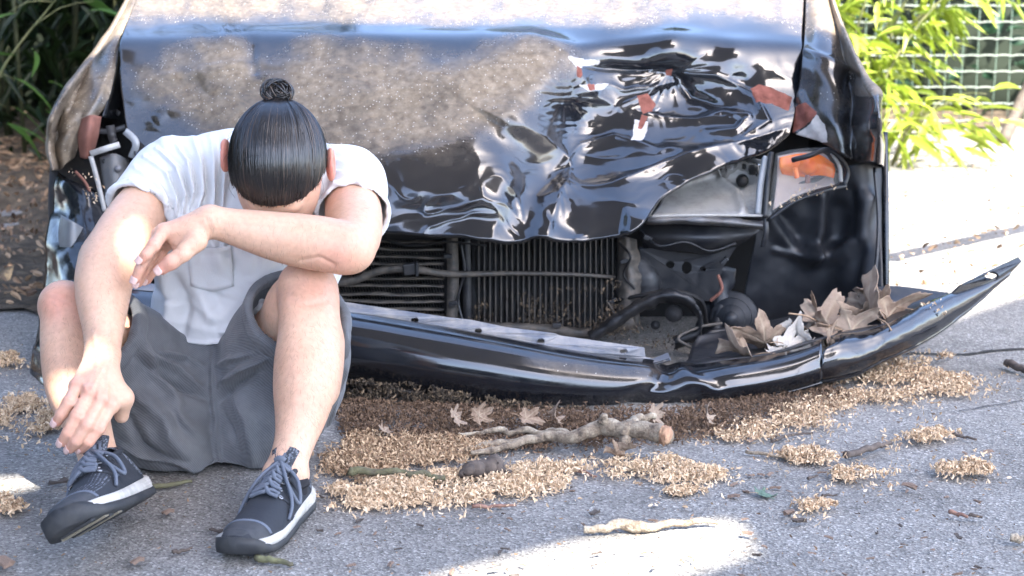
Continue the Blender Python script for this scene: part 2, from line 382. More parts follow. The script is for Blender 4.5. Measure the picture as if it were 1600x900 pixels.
# ================================================================== FENCE
m = simple("fence_wire", (.16, .20, .165), (.26, .28, .24), 60, .45, .3); WIRE = m
fence = empty("wire_fence", (2.9, 8.15, 0), "green welded wire mesh fence at the far right behind the bamboo", "fence")
FY = 8.15
def wires():
    rng = np.random.default_rng(4); x0, x1 = 1.15, 4.4; pitch = .0785
    for k in range(14):
        z = .055+k*pitch*1.0; n = int((x1-x0)/pitch)*4
        x = np.linspace(x0, x1, n); C = np.stack([x, FY+0*x-.004, z+.006*np.abs(np.sin((x-x0)/pitch*np.pi))**.6+.004*fbm(np.stack([x*.7, 0*x+k], -1), 2, 3)], -1)
        V, F = tube_data(C, .0034, 5); adopt(mesh_obj("horizontal_wire", V, F, WIRE), fence)
    k = 0; x = x0
    while x < x1:
        adopt(tube("vertical_wire", [(x, FY+.004, -.02), (x+rng.normal(0, .004), FY+.004, .6), (x, FY+.004, 1.15)], .0026, WIRE2, seg=5, n=5), fence); x += pitch
m = simple("fence_wire_dull", (.10, .16, .12), (.16, .22, .17), 60, .5, .3); WIRE2 = m
wires()
post = tag(tube("wooden_stake", [P(1566, 222, 7.75), P(1588, 175, 7.85), P(1625, 95, 7.95)], (.032, .028, .026), BARK, seg=10, n=12, wob=.05), "grey wooden stake leaning at the far right in front of the fence", "stake")
# ================================================================== CAR
car = empty("car", (-.05, 4.2, 0), "wrecked black car with crumpled dusty bonnet, gaping front and torn bumper", "car")
def paint(name, dust_glare=True):
    m = M(name, (.006, .008, .012), .07, IOR=1.6)
    m.set("Coat Weight", .6); m.set("Coat Roughness", .06)
    du, ru, ba = m.attr("dust_glare"), m.attr("rust"), m.attr("bare")
    n1 = m.noise(9, 6, .7); n2 = m.noise(300, 3, .6)
    streak = m.noise(14, 4, .6, vec=m.co((1, 9, 9)), dist=.6)
    f = m.math('MULTIPLY', du, m.math('ADD', m.math('MULTIPLY', n1, .35), m.math('ADD', m.math('MULTIPLY', streak, .75), m.math('MULTIPLY', n2, .85))))
    f = m.math('MULTIPLY', f, .86, True)
    # grains of blossom stuck in the dust
    sp = m.ramp(m.vor(150), [(.14, 1.0), (.24, 0.0)]); sel = m.ramp(m.n("ShaderNodeSeparateColor", Color=m.vor(150, out="Color")).outputs[0], [(.55, 0.0), (.62, 1.0)])
    sp = m.math('MULTIPLY', m.math('MULTIPLY', sp, sel), m.math('GREATER_THAN', m.math('ADD', du, m.math('MULTIPLY', m.noise(5), .25)), .32))
    f2 = m.math('MAXIMUM', f, m.math('MULTIPLY', sp, .85))
    dc = m.mix(sp, m.ramp(m.noise(60, 4), [(.3, (.18, .132, .088)), (.7, (.34, .268, .192))]), (.62, .57, .5))
    # rust brown primer and bare filler with torn edges
    ne = m.math('MULTIPLY', m.math('SUBTRACT', m.noise(70, 4), .5), .55)
    rm = m.ramp(m.math('ADD', ru, ne), [(.47, 0.0), (.53, 1.0)]); bm_ = m.ramp(m.math('ADD', ba, ne), [(.47, 0.0), (.53, 1.0)])
    c = m.mix(f2, (.005, .007, .011), dc)
    c = m.mix(bm_, c, m.ramp(m.noise(40), [(.3, (.36, .33, .30)), (.7, (.62, .59, .56))]))
    c = m.mix(rm, c, m.ramp(m.noise(60, 4), [(.3, (.13, .045, .032)), (.7, (.27, .10, .075))]))
    m.set("Base Color", c)
    any_ = m.math('MAXIMUM', m.math('MAXIMUM', f2, rm), bm_)
    film = m.ramp(m.noise(16, 5, .65), [(.40, 0.0), (.75, 1.0)]); m.set("Roughness", m.math('ADD', m.math('MULTIPLY', film, .14), m.math('ADD', .075, m.math('MULTIPLY', any_, .6)), True))
    m.set("Coat Weight", m.math('SUBTRACT', .35, m.math('MULTIPLY', any_, .9), True))
    m.set("Specular IOR Level", m.math('SUBTRACT', .6, m.math('MULTIPLY', any_, .5), True))
    m.bump(m.math('ADD', m.math('MULTIPLY', any_, .6), m.math('ADD', m.math('MULTIPLY', m.noise(26, 3), .10), m.math('MULTIPLY', m.noise(30, 3, .6, dist=2.5), .35))), .16, .0015)
    return m.m
PAINT = paint("black_paint")
def plain(name, base, rough, dirt=.35, sc=30, dcol=(.2, .17, .14), **kw):
    m = M(name, base, rough, **kw); n = m.ramp(m.noise(sc, 7, .7), [(.42, 0.0), (.75, 1.0)]); f = m.math('MULTIPLY', n, dirt)
    m.set("Base Color", m.mix(f, base, dcol)); m.set("Roughness", m.math('ADD', rough, m.math('MULTIPLY', f, .8), True)); m.bump(m.noise(sc*3, 5), .25, .001); return m.m
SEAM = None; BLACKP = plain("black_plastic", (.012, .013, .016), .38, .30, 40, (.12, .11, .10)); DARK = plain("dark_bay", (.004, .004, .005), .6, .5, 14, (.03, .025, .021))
GLOSSP = plain("gloss_black", (.008, .010, .014), .10, .22, 22, (.12, .11, .1)); STEEL = plain("steel", (.16, .16, .17), .4, .6, 30, (.10, .085, .07), Metallic=.6)
GREYP = plain("grey_plastic", (.34, .35, .36), .45, .4, 20, (.14, .12, .10)); ALU = plain("fins", (.07, .064, .058), .5, .9, 40, (.24, .20, .16), Metallic=.35)
RUST = plain("rust_primer", (.17, .065, .045), .7, .6, 50, (.32, .15, .11)); RUBBER = plain("rubber", (.018, .018, .019), .75, .6, 25, (.12, .10, .08))
LINER = plain("wheel_liner", (.009, .0105, .014), .42, .4, 12, (.045, .046, .05)); PALE = plain("pale_plastic", (.36, .35, .335), .45, .6, 40, (.25, .22, .19))

def region(px, py, poly, soft):
    """~1 inside polygon, falling to 0 over soft pixels"""
    poly = np.asarray(poly, float); ins = np.zeros(px.shape, bool); j = len(poly)-1
    for i in range(len(poly)):
        (xi, yi), (xj, yj) = poly[i], poly[j]
        ins ^= ((yi > py) != (yj > py)) & (px < (xj-xi)*(py-yi)/(yj-yi+1e-9)+xi); j = i
    d, _, _ = sdist(px, py, np.vstack([poly, poly[:1]])); d = np.where(ins, d, -d)
    return sm(d, -soft, soft)

# ---- bonnet
def hood():
    nu, nv = 460, 270
    top = lin([(232, -70), (1258, -70)], nu)
    bot = catmull([(330, 366), (450, 364), (600, 366), (700, 373), (830, 380), (930, 376), (985, 363), (1010, 346), (1034, 316), (1075, 288), (1135, 262), (1200, 236), (1233, 212)], nu)
    bot[:, 1] += 1.2*np.sin(bot[:, 0]/17)+1.5*fbm(np.stack([bot[:, 0]/30, 0*bot[:, 0]], -1), 3, 3)
    le = catmull([(232, -70), (214, 0), (190, 62), (188, 100), (191, 150), (199, 205), (220, 262), (265, 330), (330, 366)], nv)
    ri = catmull([(1258, -70), (1255, 0), (1252, 60), (1250, 110), (1245, 160), (1238, 195), (1233, 212)], nv)
    u = np.linspace(0, 1, nu)[None, :, None]; v = np.linspace(0, 1, nv)[:, None, None]
    S = (1-v)*top[None]+v*bot[None]+(1-u)*le[:, None]+u*ri[:, None]-((1-u)*(1-v)*top[0]+u*(1-v)*top[-1]+(1-u)*v*bot[0]+u*v*bot[-1])
    px, py = S[..., 0].ravel(), S[..., 1].ravel(); q = np.stack([px, py], -1)
    cp = [(232, -70, 4.78), (500, -70, 4.74), (750, -70, 4.72), (1000, -70, 4.74), (1258, -70, 4.78),
          (214, 0, 4.42), (350, 0, 4.37), (550, 0, 4.34), (750, 0, 4.33), (950, 0, 4.34), (1120, 0, 4.36), (1255, 0, 4.40),
          (190, 45, 4.16), (350, 42, 4.12), (550, 42, 4.08), (750, 42, 4.07), (950, 42, 4.08), (1120, 45, 4.11), (1255, 50, 4.14),
          (190, 75, 4.06), (350, 75, 4.01), (500, 80, 3.97), (650, 80, 3.955), (830, 72, 3.95), (960, 85, 3.97), (1050, 68, 3.98), (1150, 78, 4.0), (1250, 85, 4.04),
          (190, 130, 3.985), (300, 130, 3.95), (450, 130, 3.895), (600, 130, 3.87), (760, 120, 3.85), (860, 115, 3.86), (960, 120, 3.95), (1060, 120, 3.99), (1160, 130, 3.98), (1248, 140, 3.97),
          (195, 200, 3.93), (320, 200, 3.87), (450, 200, 3.80), (600, 200, 3.765), (730, 190, 3.745), (820, 190, 3.78), (900, 190, 3.885), (1000, 190, 3.90), (1100, 190, 3.91), (1180, 200, 3.87), (1236, 205, 3.88),
          (450, 270, 3.72), (600, 270, 3.675), (720, 270, 3.665), (810, 265, 3.69), (880, 270, 3.80), (960, 260, 3.80), (1050, 250, 3.80), (1120, 250, 3.79),
          (330, 366, 3.70), (450, 364, 3.65), (600, 320, 3.635), (720, 320, 3.625), (820, 325, 3.645), (900, 320, 3.695), (980, 310, 3.69), (1040, 300, 3.72),
          (600, 366, 3.615), (700, 373, 3.60), (830, 380, 3.60), (930, 376, 3.615), (985, 363, 3.625), (1200, 236, 3.85)]
    Y = rbf([c[:2] for c in cp], [c[2] for c in cp], q, 2e-3)
    V = Pn(px, py, Y); F = grid_faces(nv, nu); N = vnormals(V, F); N *= np.sign(-N[:, 1:2]+.3*N[:, 2:3]+1e-9)
    d = np.zeros(len(px))
    def ridge(poly, w, a, side=0, taper=True):
        dist, t, sg = sdist(px, py, poly); tp = np.sin(np.pi*np.clip(t, .02, .98))**.5 if taper else 1
        if side == 0: return a*np.exp(-(dist/w)**2)*tp
        if side == 9: return a*np.exp(-np.abs(dist)/w)*tp                       # knife-sharp
        return a*np.tanh(sg*dist/w*side)*np.exp(-(dist/(w*4))**2)*tp
    right = sm(px, 850, 950)*sm(py, 72, 125)*(1-.35*sm(py, 250, 330)); low = sm(py, 210, 290)*sm(px, 560, 640)
    # warp coordinates for liquid looking crumples
    w1 = fbm(q/140, 3, 31); w2 = fbm(q/140, 3, 37); qw = q+np.stack([w1, w2], -1)*60
    rn = 1-np.abs(vnoise(qw/np.array([120., 85.]), 41)); rn2 = 1-np.abs(vnoise(qw/np.array([52., 30.])+9, 43)); rn3 = vnoise(qw/np.array([30., 18.]), 47)
    d += right*(.010*rn**1.6+.0016*rn2**2+.0003*rn3-.006+.0003*vnoise(qw/np.array([46., 5.]), 49)+.0002*vnoise(qw@np.array([[.7, -.7], [.7, .7]])/np.array([40., 6.]), 50))
    d += (1-right)*sm(py, 60, 110)*(.0035*vnoise(qw/np.array([190., 70.]), 53)+.0011*vnoise(qw/np.array([70., 16.]), 57))
    d += low*(1-right)*(.004*rn2**2)
    d += .004*vnoise(q/np.array([260., 60.]), 61)*(1-sm(py, 60, 100))+.0006*vnoise(q/np.array([80., 12.]), 63)
    # crest of the bend and its two peaks
    d += ridge([(190, 70), (400, 62), (640, 66), (830, 62), (900, 80), (1050, 62), (1250, 76)], 16, .008, 0, False)
    d += .011*np.exp(-(((px-838)/58)**2+((py-80)/26)**2))+.012*np.exp(-(((px-1052)/46)**2+((py-78)/26)**2))
    d += ridge([(838, 68), (885, 92), (930, 150), (980, 178)], 10, .008, 9)+ridge([(800, 88), (720, 118), (600, 150), (520, 160)], 22, .007)+ridge([(840, 95), (770, 150), (700, 175)], 26, -.006)
    # S shaped fold
    fold = [(792, 196), (822, 214), (850, 240), (868, 266), (866, 288), (850, 306), (842, 335), (828, 374)]
    d += ridge(fold, 11, .013, -1, False)+ridge([(x+22, y+2) for x, y in fold], 9, .008, 9)+ridge([(x-40, y+6) for x, y in fold], 22, -.012)
    d += ridge([(868, 266), (905, 230), (960, 214), (1030, 236)], 9, .010, 9)+ridge([(880, 300), (960, 290), (1040, 258), (1150, 226), (1230, 200)], 8, .012, 9)
    d += ridge([(845, 330), (870, 352), (920, 366), (975, 360)], 14, -.008)+ridge([(1050, 112), (1120, 118), (1180, 150), (1200, 190), (1160, 215)], 7, .011, 9)
    d += ridge([(900, 100), (990, 108), (1045, 112)], 8, -.014)+ridge([(1045, 112), (1010, 150), (960, 170)], 10, .010, 9)+ridge([(1052, 110), (1080, 150), (1140, 168)], 8, -.012)
    d += ridge([(1090, 190), (1130, 176), (1170, 184), (1150, 204), (1100, 208)], 6, .009)+ridge([(985, 172), (1040, 186), (1090, 190), (1180, 180)], 7, .008, 9)
    # pleats fanning out from the puncture points
    for (cx, cy, k, R, a, lo, hi) in ((1048, 108, 26, 75, .0042, -.4, 3.5), (880, 150, 22, 70, .0035, 0, 6.3), (395, 92, 30, 95, .0022, 2.0, 4.3), (1180, 190, 18, 60, .003, 1.5, 5), (866, 285, 18, 60, .004, -1.2, 1.5)):
        r = np.hypot(px-cx, py-cy); th = np.arctan2(py-cy, px-cx) % (2*np.pi)
        ins = ((th-lo) % (2*np.pi)) < (hi-lo); d += .3*a*vnoise(np.stack([np.cos(th)*k*.42, np.sin(th)*k*.42, r/90], -1), int(cx))*np.exp(-((r-R*.5)/(R*.5))**2)*ins
    d += ridge([(396, 70), (394, 92), (400, 120)], 8, -.010)+ridge([(220, 128), (300, 118), (390, 98)], 9, .006)+ridge([(240, 190), (262, 172), (290, 172)], 10, .008)
    d += ridge([(610, 300), (700, 302), (790, 318)], 13, .006)+ridge([(600, 338), (690, 330), (780, 345), (828, 368)], 15, -.006)+ridge([(600, 260), (680, 240), (760, 215)], 18, .006)
    # ribbed crush marks
    rib = region(px, py, [(830, 120), (905, 110), (925, 220), (850, 232)], 14); d += rib*.0004*np.sin(py*.62+5*w2)*(.5+vnoise(q/24, 5))
    V = V+N*d[:, None]
    # bottom lip rolls under
    lip = np.zeros_like(py); row = np.repeat(np.linspace(0, 1, nv), nu); lip = sm(row, .975, 1.0); V[:, 1] += .018*lip**2
    curl = region(px, py, [(980, 330), (1012, 338), (1012, 352), (984, 372), (975, 360)], 9); V[:, 1] -= .02*curl
    # masks
    nz = fbm(q/70, 4, 71); nb = fbm(q/22, 3, 73)
    dust_glare = region(px+22*nz, py+18*nz, [(200, 110), (300, 84), (500, 74), (700, 84), (835, 62), (892, 98), (850, 150), (800, 188), (770, 206), (700, 220), (600, 238), (470, 250), (360, 220), (290, 170), (230, 140)], 34)
    dust_glare = dust_glare*(.78+.30*nz+.2*nb)+.55*(1-sm(py+16*fbm(q/np.array([200., 60.]), 3, 79)+5*nz, 18, 62))*(.92+.3*nb+.06*nz)+.10*sm(py, 60, 100)*sm(py, 400, 200)
    dust_glare *= 1-.8*region(px, py+6*nz, [(190, 44), (420, 40), (700, 42), (1040, 58), (1250, 58), (1250, 74), (1040, 66), (880, 80), (820, 60), (700, 66), (400, 66), (190, 74)], 5)
    dust_glare = np.clip(dust_glare-.5*right*(py > 80), 0.02, 1)
    scr = np.zeros_like(px)
    for k in range(60):
        x0, y0 = RNG.uniform(230, 800), RNG.uniform(85, 260); a = RNG.normal(-.15, .5); L = RNG.uniform(15, 90); dd, t, _ = sdist(px, py, [(x0, y0), (x0+L*math.cos(a), y0+L*math.sin(a)), (x0+2*L*math.cos(a+.2), y0+2*L*math.sin(a+.2))]); scr = np.maximum(scr, RNG.uniform(.2, .7)*np.exp(-(dd/1.3)**2)*np.sin(np.pi*np.clip(t, 0, 1)))
    dust_glare = np.clip(dust_glare+.5*scr*sm(dust_glare, .1, .4), 0, 1)
    rust = np.zeros_like(px); bare = np.zeros_like(px)
    for pl in ([(1172, 140), (1186, 132), (1204, 136), (1238, 152), (1232, 174), (1206, 162), (1182, 162)], [(994, 152), (1010, 148), (1024, 164), (1018, 176), (1004, 180)], [(898, 106), (908, 108), (906, 124), (898, 120)], [(1002, 180), (1012, 184), (1002, 204), (996, 202)], [(1040, 108), (1050, 106), (1048, 118), (1040, 118)], [(914, 132), (928, 132), (926, 142), (918, 142)]):
        rust = np.maximum(rust, region(px, py, pl, 5))
    for pl in ([(880, 94), (940, 92), (938, 100), (915, 103), (905, 112), (897, 110)], [(897, 131), (955, 130), (940, 142), (918, 145)], [(990, 186), (1014, 190), (1012, 206), (1004, 226), (986, 224)], [(1020, 172), (1040, 164), (1024, 178)], [(1036, 116), (1050, 112), (1048, 118)], [(912, 202), (922, 196), (918, 212)]):
        bare = np.maximum(bare, .62*region(px, py, pl, 3))
    o = mesh_obj("bonnet", V, F, PAINT, None, attrs=dict(dust_glare=dust_glare, rust=rust, bare=bare)); o["label"] = "crumpled dusty bonnet with rust brown paint chips"
    solid(o, .0035, 0); adopt(o, car); return o
hood()
def panel(name, rows, nu, nv, mat=None, thick=.003, dust_glare=lambda x, y: .3, rust=None, bare=None, disp=None, **kw):
    R = np.stack([catmull(r, nu) for r in rows]); S = np.stack([catmull(R[:, j], nv) for j in range(nu)], 1).reshape(-1, 3)
    px, py = S[:, 0], S[:, 1]; V = Pn(px, py, S[:, 2])
    F = grid_faces(nv, nu)
    if disp is not None:
        N = vnormals(V, F); N *= np.sign(-N[:, 1:2]+.3*N[:, 2:3]+1e-9); V = V+N*disp(px, py)[:, None]
    nz = 1+.5*fbm(np.stack([px, py], -1)/30, 4, 77)
    z = np.zeros(len(V)); a = dict(dust_glare=np.clip(dust_glare(px, py)*nz+z, 0, 1), rust=z if rust is None else rust(px, py), bare=z if bare is None else bare(px, py))
    o = mesh_obj(name, V, F, mat or PAINT, None, attrs=a)
    if thick: solid(o, thick, 0)
    for k, v in kw.items(): o[k] = v
    return adopt(o, car)
# ---- right wing
def rd(px, py):
    q = np.stack([px, py], -1); d = .0016*vnoise(q/np.array([34., 60.]), 81)
    for poly, w, a in (([(1262, 82), (1300, 98), (1340, 122), (1378, 152)], 6, .010), ([(1300, 160), (1330, 190), (1376, 196)], 22, -.008), ([(1250, 150), (1268, 190), (1290, 220)], 8, .006), ([(1345, 250), (1352, 212), (1372, 215)], 5, .003)):
        dd, t, _ = sdist(px, py, poly); d = d+a*np.exp(-(dd/w)**2)
    return d
panel("wing", [[(1263, -70, 4.80), (1272, -70, 4.80), (1280, -70, 4.84), (1286, -70, 4.95), (1284, -70, 5.5)],
               [(1260, 0, 4.40), (1276, 0, 4.36), (1294, 0, 4.40), (1304, 2, 4.55), (1300, 2, 5.2)],
               [(1257, 55, 4.13), (1282, 55, 4.06), (1310, 58, 4.10), (1328, 62, 4.25), (1322, 62, 5.0)],
               [(1254, 92, 3.99), (1284, 96, 3.93), (1322, 108, 3.96), (1353, 118, 4.12), (1345, 118, 4.9)],
               [(1250, 128, 3.96), (1282, 138, 3.89), (1330, 152, 3.88), (1374, 158, 4.02), (1366, 160, 4.8)],
               [(1243, 172, 3.93), (1278, 182, 3.87), (1330, 200, 3.84), (1381, 200, 3.97), (1372, 205, 4.8)],
               [(1238, 208, 3.90), (1282, 222, 3.86), (1332, 250, 3.83), (1379, 262, 3.95), (1370, 270, 4.8)]], 70, 80,
      dust_glare=lambda x, y: .14+.62*sm(x-1250-.60*y, -10, 26)*(y < 150)+.12*(y < 60), disp=rd,  # paler outer strip paints the bright sky reflection into the mask
      rust=lambda x, y: region(x, y, [(1240, 168), (1262, 162), (1278, 176), (1270, 190), (1240, 208), (1228, 208)], 6),
      bare=lambda x, y: .9*np.maximum(region(x, y, [(1276, 178), (1290, 196), (1296, 224), (1240, 212), (1270, 192)], 6), region(x, y, [(1242, 164), (1250, 168), (1240, 200), (1236, 190)], 4)),
      label="right front wing, creased, with torn rust brown paint")
# ---- left wing
panel("wing", [[(220, -70, 5.6), (219, -70, 4.95), (224, -70, 4.86), (229, -70, 4.80), (232, -70, 4.80)],
               [(200, 0, 5.2), (196, 0, 4.6), (203, 0, 4.46), (209, 0, 4.42), (213, 0, 4.42)],
               [(158, 70, 5.0), (152, 72, 4.4), (165, 72, 4.18), (178, 70, 4.10), (186, 70, 4.10)],
               [(108, 140, 4.9), (100, 140, 4.2), (128, 138, 4.02), (158, 130, 3.98), (180, 110, 4.02)],
               [(82, 192, 4.8), (76, 192, 4.1), (95, 188, 3.95), (130, 182, 3.92), (164, 166, 3.96)],
               [(78, 240, 4.8), (73, 235, 4.08), (88, 228, 3.93), (112, 218, 3.90), (132, 205, 3.93)],
               [(84, 268, 4.8), (80, 266, 4.04), (92, 266, 3.94), (104, 255, 3.91), (116, 246, 3.93)]], 70, 90,
      dust_glare=lambda x, y: .85-.5*region(x, y, [(150, 120), (185, 90), (186, 60), (150, 110), (120, 190), (160, 180)], 12), label="left front wing, dusty and bent",
      disp=lambda x, y: .006*np.exp(-(sdist(x, y, [(186, 62), (150, 100), (112, 160)])[0]/7)**2)-.004*np.exp(-(sdist(x, y, [(76, 214), (90, 216), (104, 202), (118, 196)])[0]/3)**2)+.002*vnoise(np.stack([x, y], -1)/24, 91))
panel("torn_edge", [[(128, 186, 3.90), (142, 180, 3.87), (158, 182, 3.90)], [(122, 212, 3.89), (138, 208, 3.85), (154, 208, 3.90)], [(126, 246, 3.90), (134, 248, 3.88), (146, 240, 3.92)]], 14, 16, RUST, label="torn rust brown wing edge")
panel("wing_flange", [[(186, 74, 4.06), (190, 74, 4.16)], [(176, 130, 4.0), (190, 134, 4.12)], [(160, 182, 3.93), (186, 190, 4.1)]], 6, 24, GLOSSP)
panel('wing_flange', [[(1248, -70, 4.92), (1278, -70, 4.94)], [(1245, 0, 4.52), (1272, 0, 4.54)], [(1242, 60, 4.27), (1268, 60, 4.29)], [(1236, 130, 4.11), (1262, 130, 4.11)], [(1228, 205, 4.02), (1256, 208, 4.0)]], 6, 24, DARK)
# near-black sheet painted as the shade in the left lamp opening, with brackets
panel("lamp_opening_shade", [[(180, 80, 4.16), (200, 80, 4.16)], [(110, 200, 4.16), (270, 210, 4.12)], [(80, 270, 4.12), (330, 300, 4.08)], [(80, 340, 4.1), (330, 380, 4.05)]], 16, 20, DARK)
panel("bracket", [[(156, 246, 3.90), (178, 240, 3.88), (200, 250, 3.92)], [(160, 280, 3.88), (182, 278, 3.86), (206, 282, 3.92)], [(166, 320, 3.87), (186, 326, 3.86), (206, 330, 3.9)]], 10, 14, plain("grey_bracket", (.09, .095, .10), .4, .5, 30))
adopt(tube("bolt", [P(163, 252, 3.885), P(163, 252, 3.90)], .006, DARK, n=2), car); adopt(tube("bolt", [P(184, 264, 3.862), P(184, 264, 3.89)], .009, STEEL, n=2), car)
def strip(name, pts, w, mat, t=.003, up=(0, 0, 1)):
    C = catmull([P(*p) for p in pts], 24); T, _, _ = frame_along(C); side = np.cross(T, np.array([0, -1.0, 0])); side /= np.linalg.norm(side, axis=1)[:, None]
    V = np.stack([C-side*w/2, C+side*w/2], 1).reshape(-1, 3); F = [[2*i, 2*i+1, 2*i+3, 2*i+2] for i in range(23)]
    return adopt(solid(mesh_obj(name, V, F, mat), t, 0), car)
strip("lamp_rim", [(142, 240, 3.88), (166, 232, 3.87), (186, 226, 3.89)], .014, PALE, .008); strip("lamp_rim", [(142, 244, 3.88), (152, 280, 3.87), (164, 330, 3.86)], .010, PALE, .008)
strip("lamp_rim", [(196, 205, 3.9), (212, 222, 3.88), (206, 246, 3.9)], .016, GREYP, .006); strip("wire", [(118, 268, 3.88), (134, 286, 3.86), (146, 322, 3.87)], .006, RUST, .004)
for k, (a, b, w) in enumerate((((150, 205, 4.0), (196, 198, 4.0), .012), ((165, 150, 4.08), (186, 178, 4.05), .01), ((172, 196, 3.98), (178, 222, 3.96), .02))): strip("bracket", [a, ((a[0]+b[0])/2, (a[1]+b[1])/2+3, a[2]), b], w, STEEL, .004)
# lower left side of the bumper and wheel arch
panel("bumper_side", [[(92, 270, 3.98), (112, 282, 3.90), (134, 292, 3.86), (160, 300, 3.9)], [(82, 335, 3.92), (104, 340, 3.84), (140, 345, 3.80), (180, 352, 3.86)], [(70, 440, 3.78), (98, 446, 3.66), (150, 452, 3.6), (240, 460, 3.58)],
      [(56, 548, 3.62), (84, 556, 3.50), (150, 564, 3.44), (250, 572, 3.4)], [(48, 606, 3.55), (76, 622, 3.45), (150, 640, 3.42), (250, 640, 3.4)]], 50, 60, GLOSSP, .004, disp=lambda x, y: .007*fbm(np.stack([x, y], -1)/38, 3, 14))
panel("wing_liner", [[(96, 336, 3.80), (112, 345, 3.76), (130, 356, 3.78)], [(92, 366, 3.79), (112, 384, 3.74), (134, 372, 3.78)], [(96, 392, 3.77), (118, 420, 3.73), (134, 404, 3.77)], [(118, 420, 3.75), (128, 432, 3.72), (134, 440, 3.76)]], 16, 20, plain("highlight_liner", (.14, .15, .16), .35, .4, 30), label="bent flap at the left of the bumper, its highlight put into the grey colour")  # grey of this flap paints the triangular highlight on the black panel
# ---- engine bay
def quad(name, pts, mat, t=.01): return adopt(solid(mesh_obj(name, [P(*p) for p in pts], [[0, 1, 2, 3]], mat, smooth=False), t, 0), car)
quad("bay_shade_sheet", [(200, 300, 4.16), (1260, 200, 4.16), (1300, 640, 4.16), (200, 640, 4.16)], DARK, .03)  # near-black sheets added to block light and paint the bay's shade
quad("bay_shade_sheet", [(90, 640, 3.6), (1350, 640, 3.6), (1350, 600, 4.9), (90, 600, 4.9)], DARK, .02)
# condenser with flat tubes
quad("condenser", [(420, 360, 3.86), (700, 360, 3.86), (700, 512, 3.86), (420, 512, 3.86)], DARK, .02)
for k in range(12):
    y = 376+k*11.6; d = .5*((k*7) % 5-2)
    jx = np.linspace(0, 1, 40); Cs = lin([P(430, y, 3.83), P(694, y+2+d, 3.83)], 40); Cs[:, 2] += .0035*fbm(np.stack([jx*5, 0*jx+k], -1), 3, 7)*np.sin(np.pi*jx)**.4; Cs[:, 1] += .004*fbm(np.stack([jx*4, 0*jx+k], -1), 2, 9)
    V, F = tube_data(Cs, .0038+.0008*fbm(np.stack([jx*9, 0*jx+k], -1), 2, 5), 6); V[:, 1] += (V[:, 1]-np.repeat(Cs[:, 1], 6))*1.6; adopt(mesh_obj("slat", V, F, ALU), car)
    C = lin([P(430, y+5.8, 3.842), P(694, y+7.8, 3.842)], 120); C[:, 2] += .0055*np.sign(np.sin(np.arange(120)*np.pi)) if False else 0
    zz = np.tile([-.0065, .0065], 60); V = np.stack([C+np.stack([0*zz, 0*zz, zz], -1), C+np.stack([0*zz, 0*zz+.012, zz], -1)], 1).reshape(-1, 3)
    adopt(mesh_obj("fins", V, [[2*i, 2*i+2, 2*i+3, 2*i+1] for i in range(119)], ALU, smooth=False), car)
strip("header_tank", [(706, 368, 3.82), (708, 440, 3.82), (706, 510, 3.82)], .026, ALU, .03); strip("mount", [(728, 372, 3.85), (730, 512, 3.85)] and [(728, 372, 3.85), (730, 440, 3.85), (730, 512, 3.85)], .020, BLACKP, .02)
quad("radiator", [(738, 368, 3.87), (968, 368, 3.87), (966, 520, 3.87), (738, 520, 3.87)], DARK, .02)
for k in range(26):
    x = 744+k*8.7; C = lin([P(x, 372, 3.855), P(x+.6, 516, 3.855)], 90); C[:, 0] += .003*np.tile([-1, 1], 45)+.003*fbm(np.stack([np.linspace(0, 6, 90), 0*C[:, 0]+k*.7], -1), 3, 3); C[:, 1] += .004*fbm(np.stack([np.linspace(0, 9, 90), 0*C[:, 0]+k*.4], -1), 3, 8); V = np.stack([C, C+[0, .01, 0]], 1).reshape(-1, 3)
    adopt(mesh_obj("fins", V, [[2*i, 2*i+2, 2*i+3, 2*i+1] for i in range(89)], ALU, smooth=False), car)
    V, F = box_data((P(x+4.3, 372, 3.85)+P(x+4.6, 516, 3.85))/2, (.0012, 0, 0), (0, .01, 0), (P(x+4.3, 372, 3.85)-P(x+4.6, 516, 3.85))/2); adopt(mesh_obj("tube", V, F, ALU, smooth=False), car)
adopt(tube("pipe", [P(500, 446, 3.79), P(560, 436, 3.78), P(590, 424, 3.775), P(640, 420, 3.77), P(690, 427, 3.78), P(800, 427, 3.80), P(900, 429, 3.81), P(962, 433, 3.83)], (.008, .009, .009, .007, .005, .0045, .0045), STEEL_D := plain("dirty_pipe", (.05, .045, .04), .5, .8, 40, (.2, .165, .13)), n=50), car)
V, F = box_data(P(640, 420, 3.765), (.014, 0, .002), (0, .012, 0), (-.002, 0, .013)); adopt(bev(mesh_obj("connector", V, F, BLACKP, smooth=False), .003), car)
V, F = box_data(P(652, 420, 3.762), (.003, 0, 0), (0, .013, 0), (0, 0, .016)); adopt(bev(mesh_obj("connector", V, F, BLACKP, smooth=False), .001), car)
adopt(tube("crossmember", [P(735, 510, 3.80), P(850, 514, 3.80), P(930, 520, 3.78), P(990, 500, 3.76)], .012, STEEL_D, n=24, wob=.06), car)
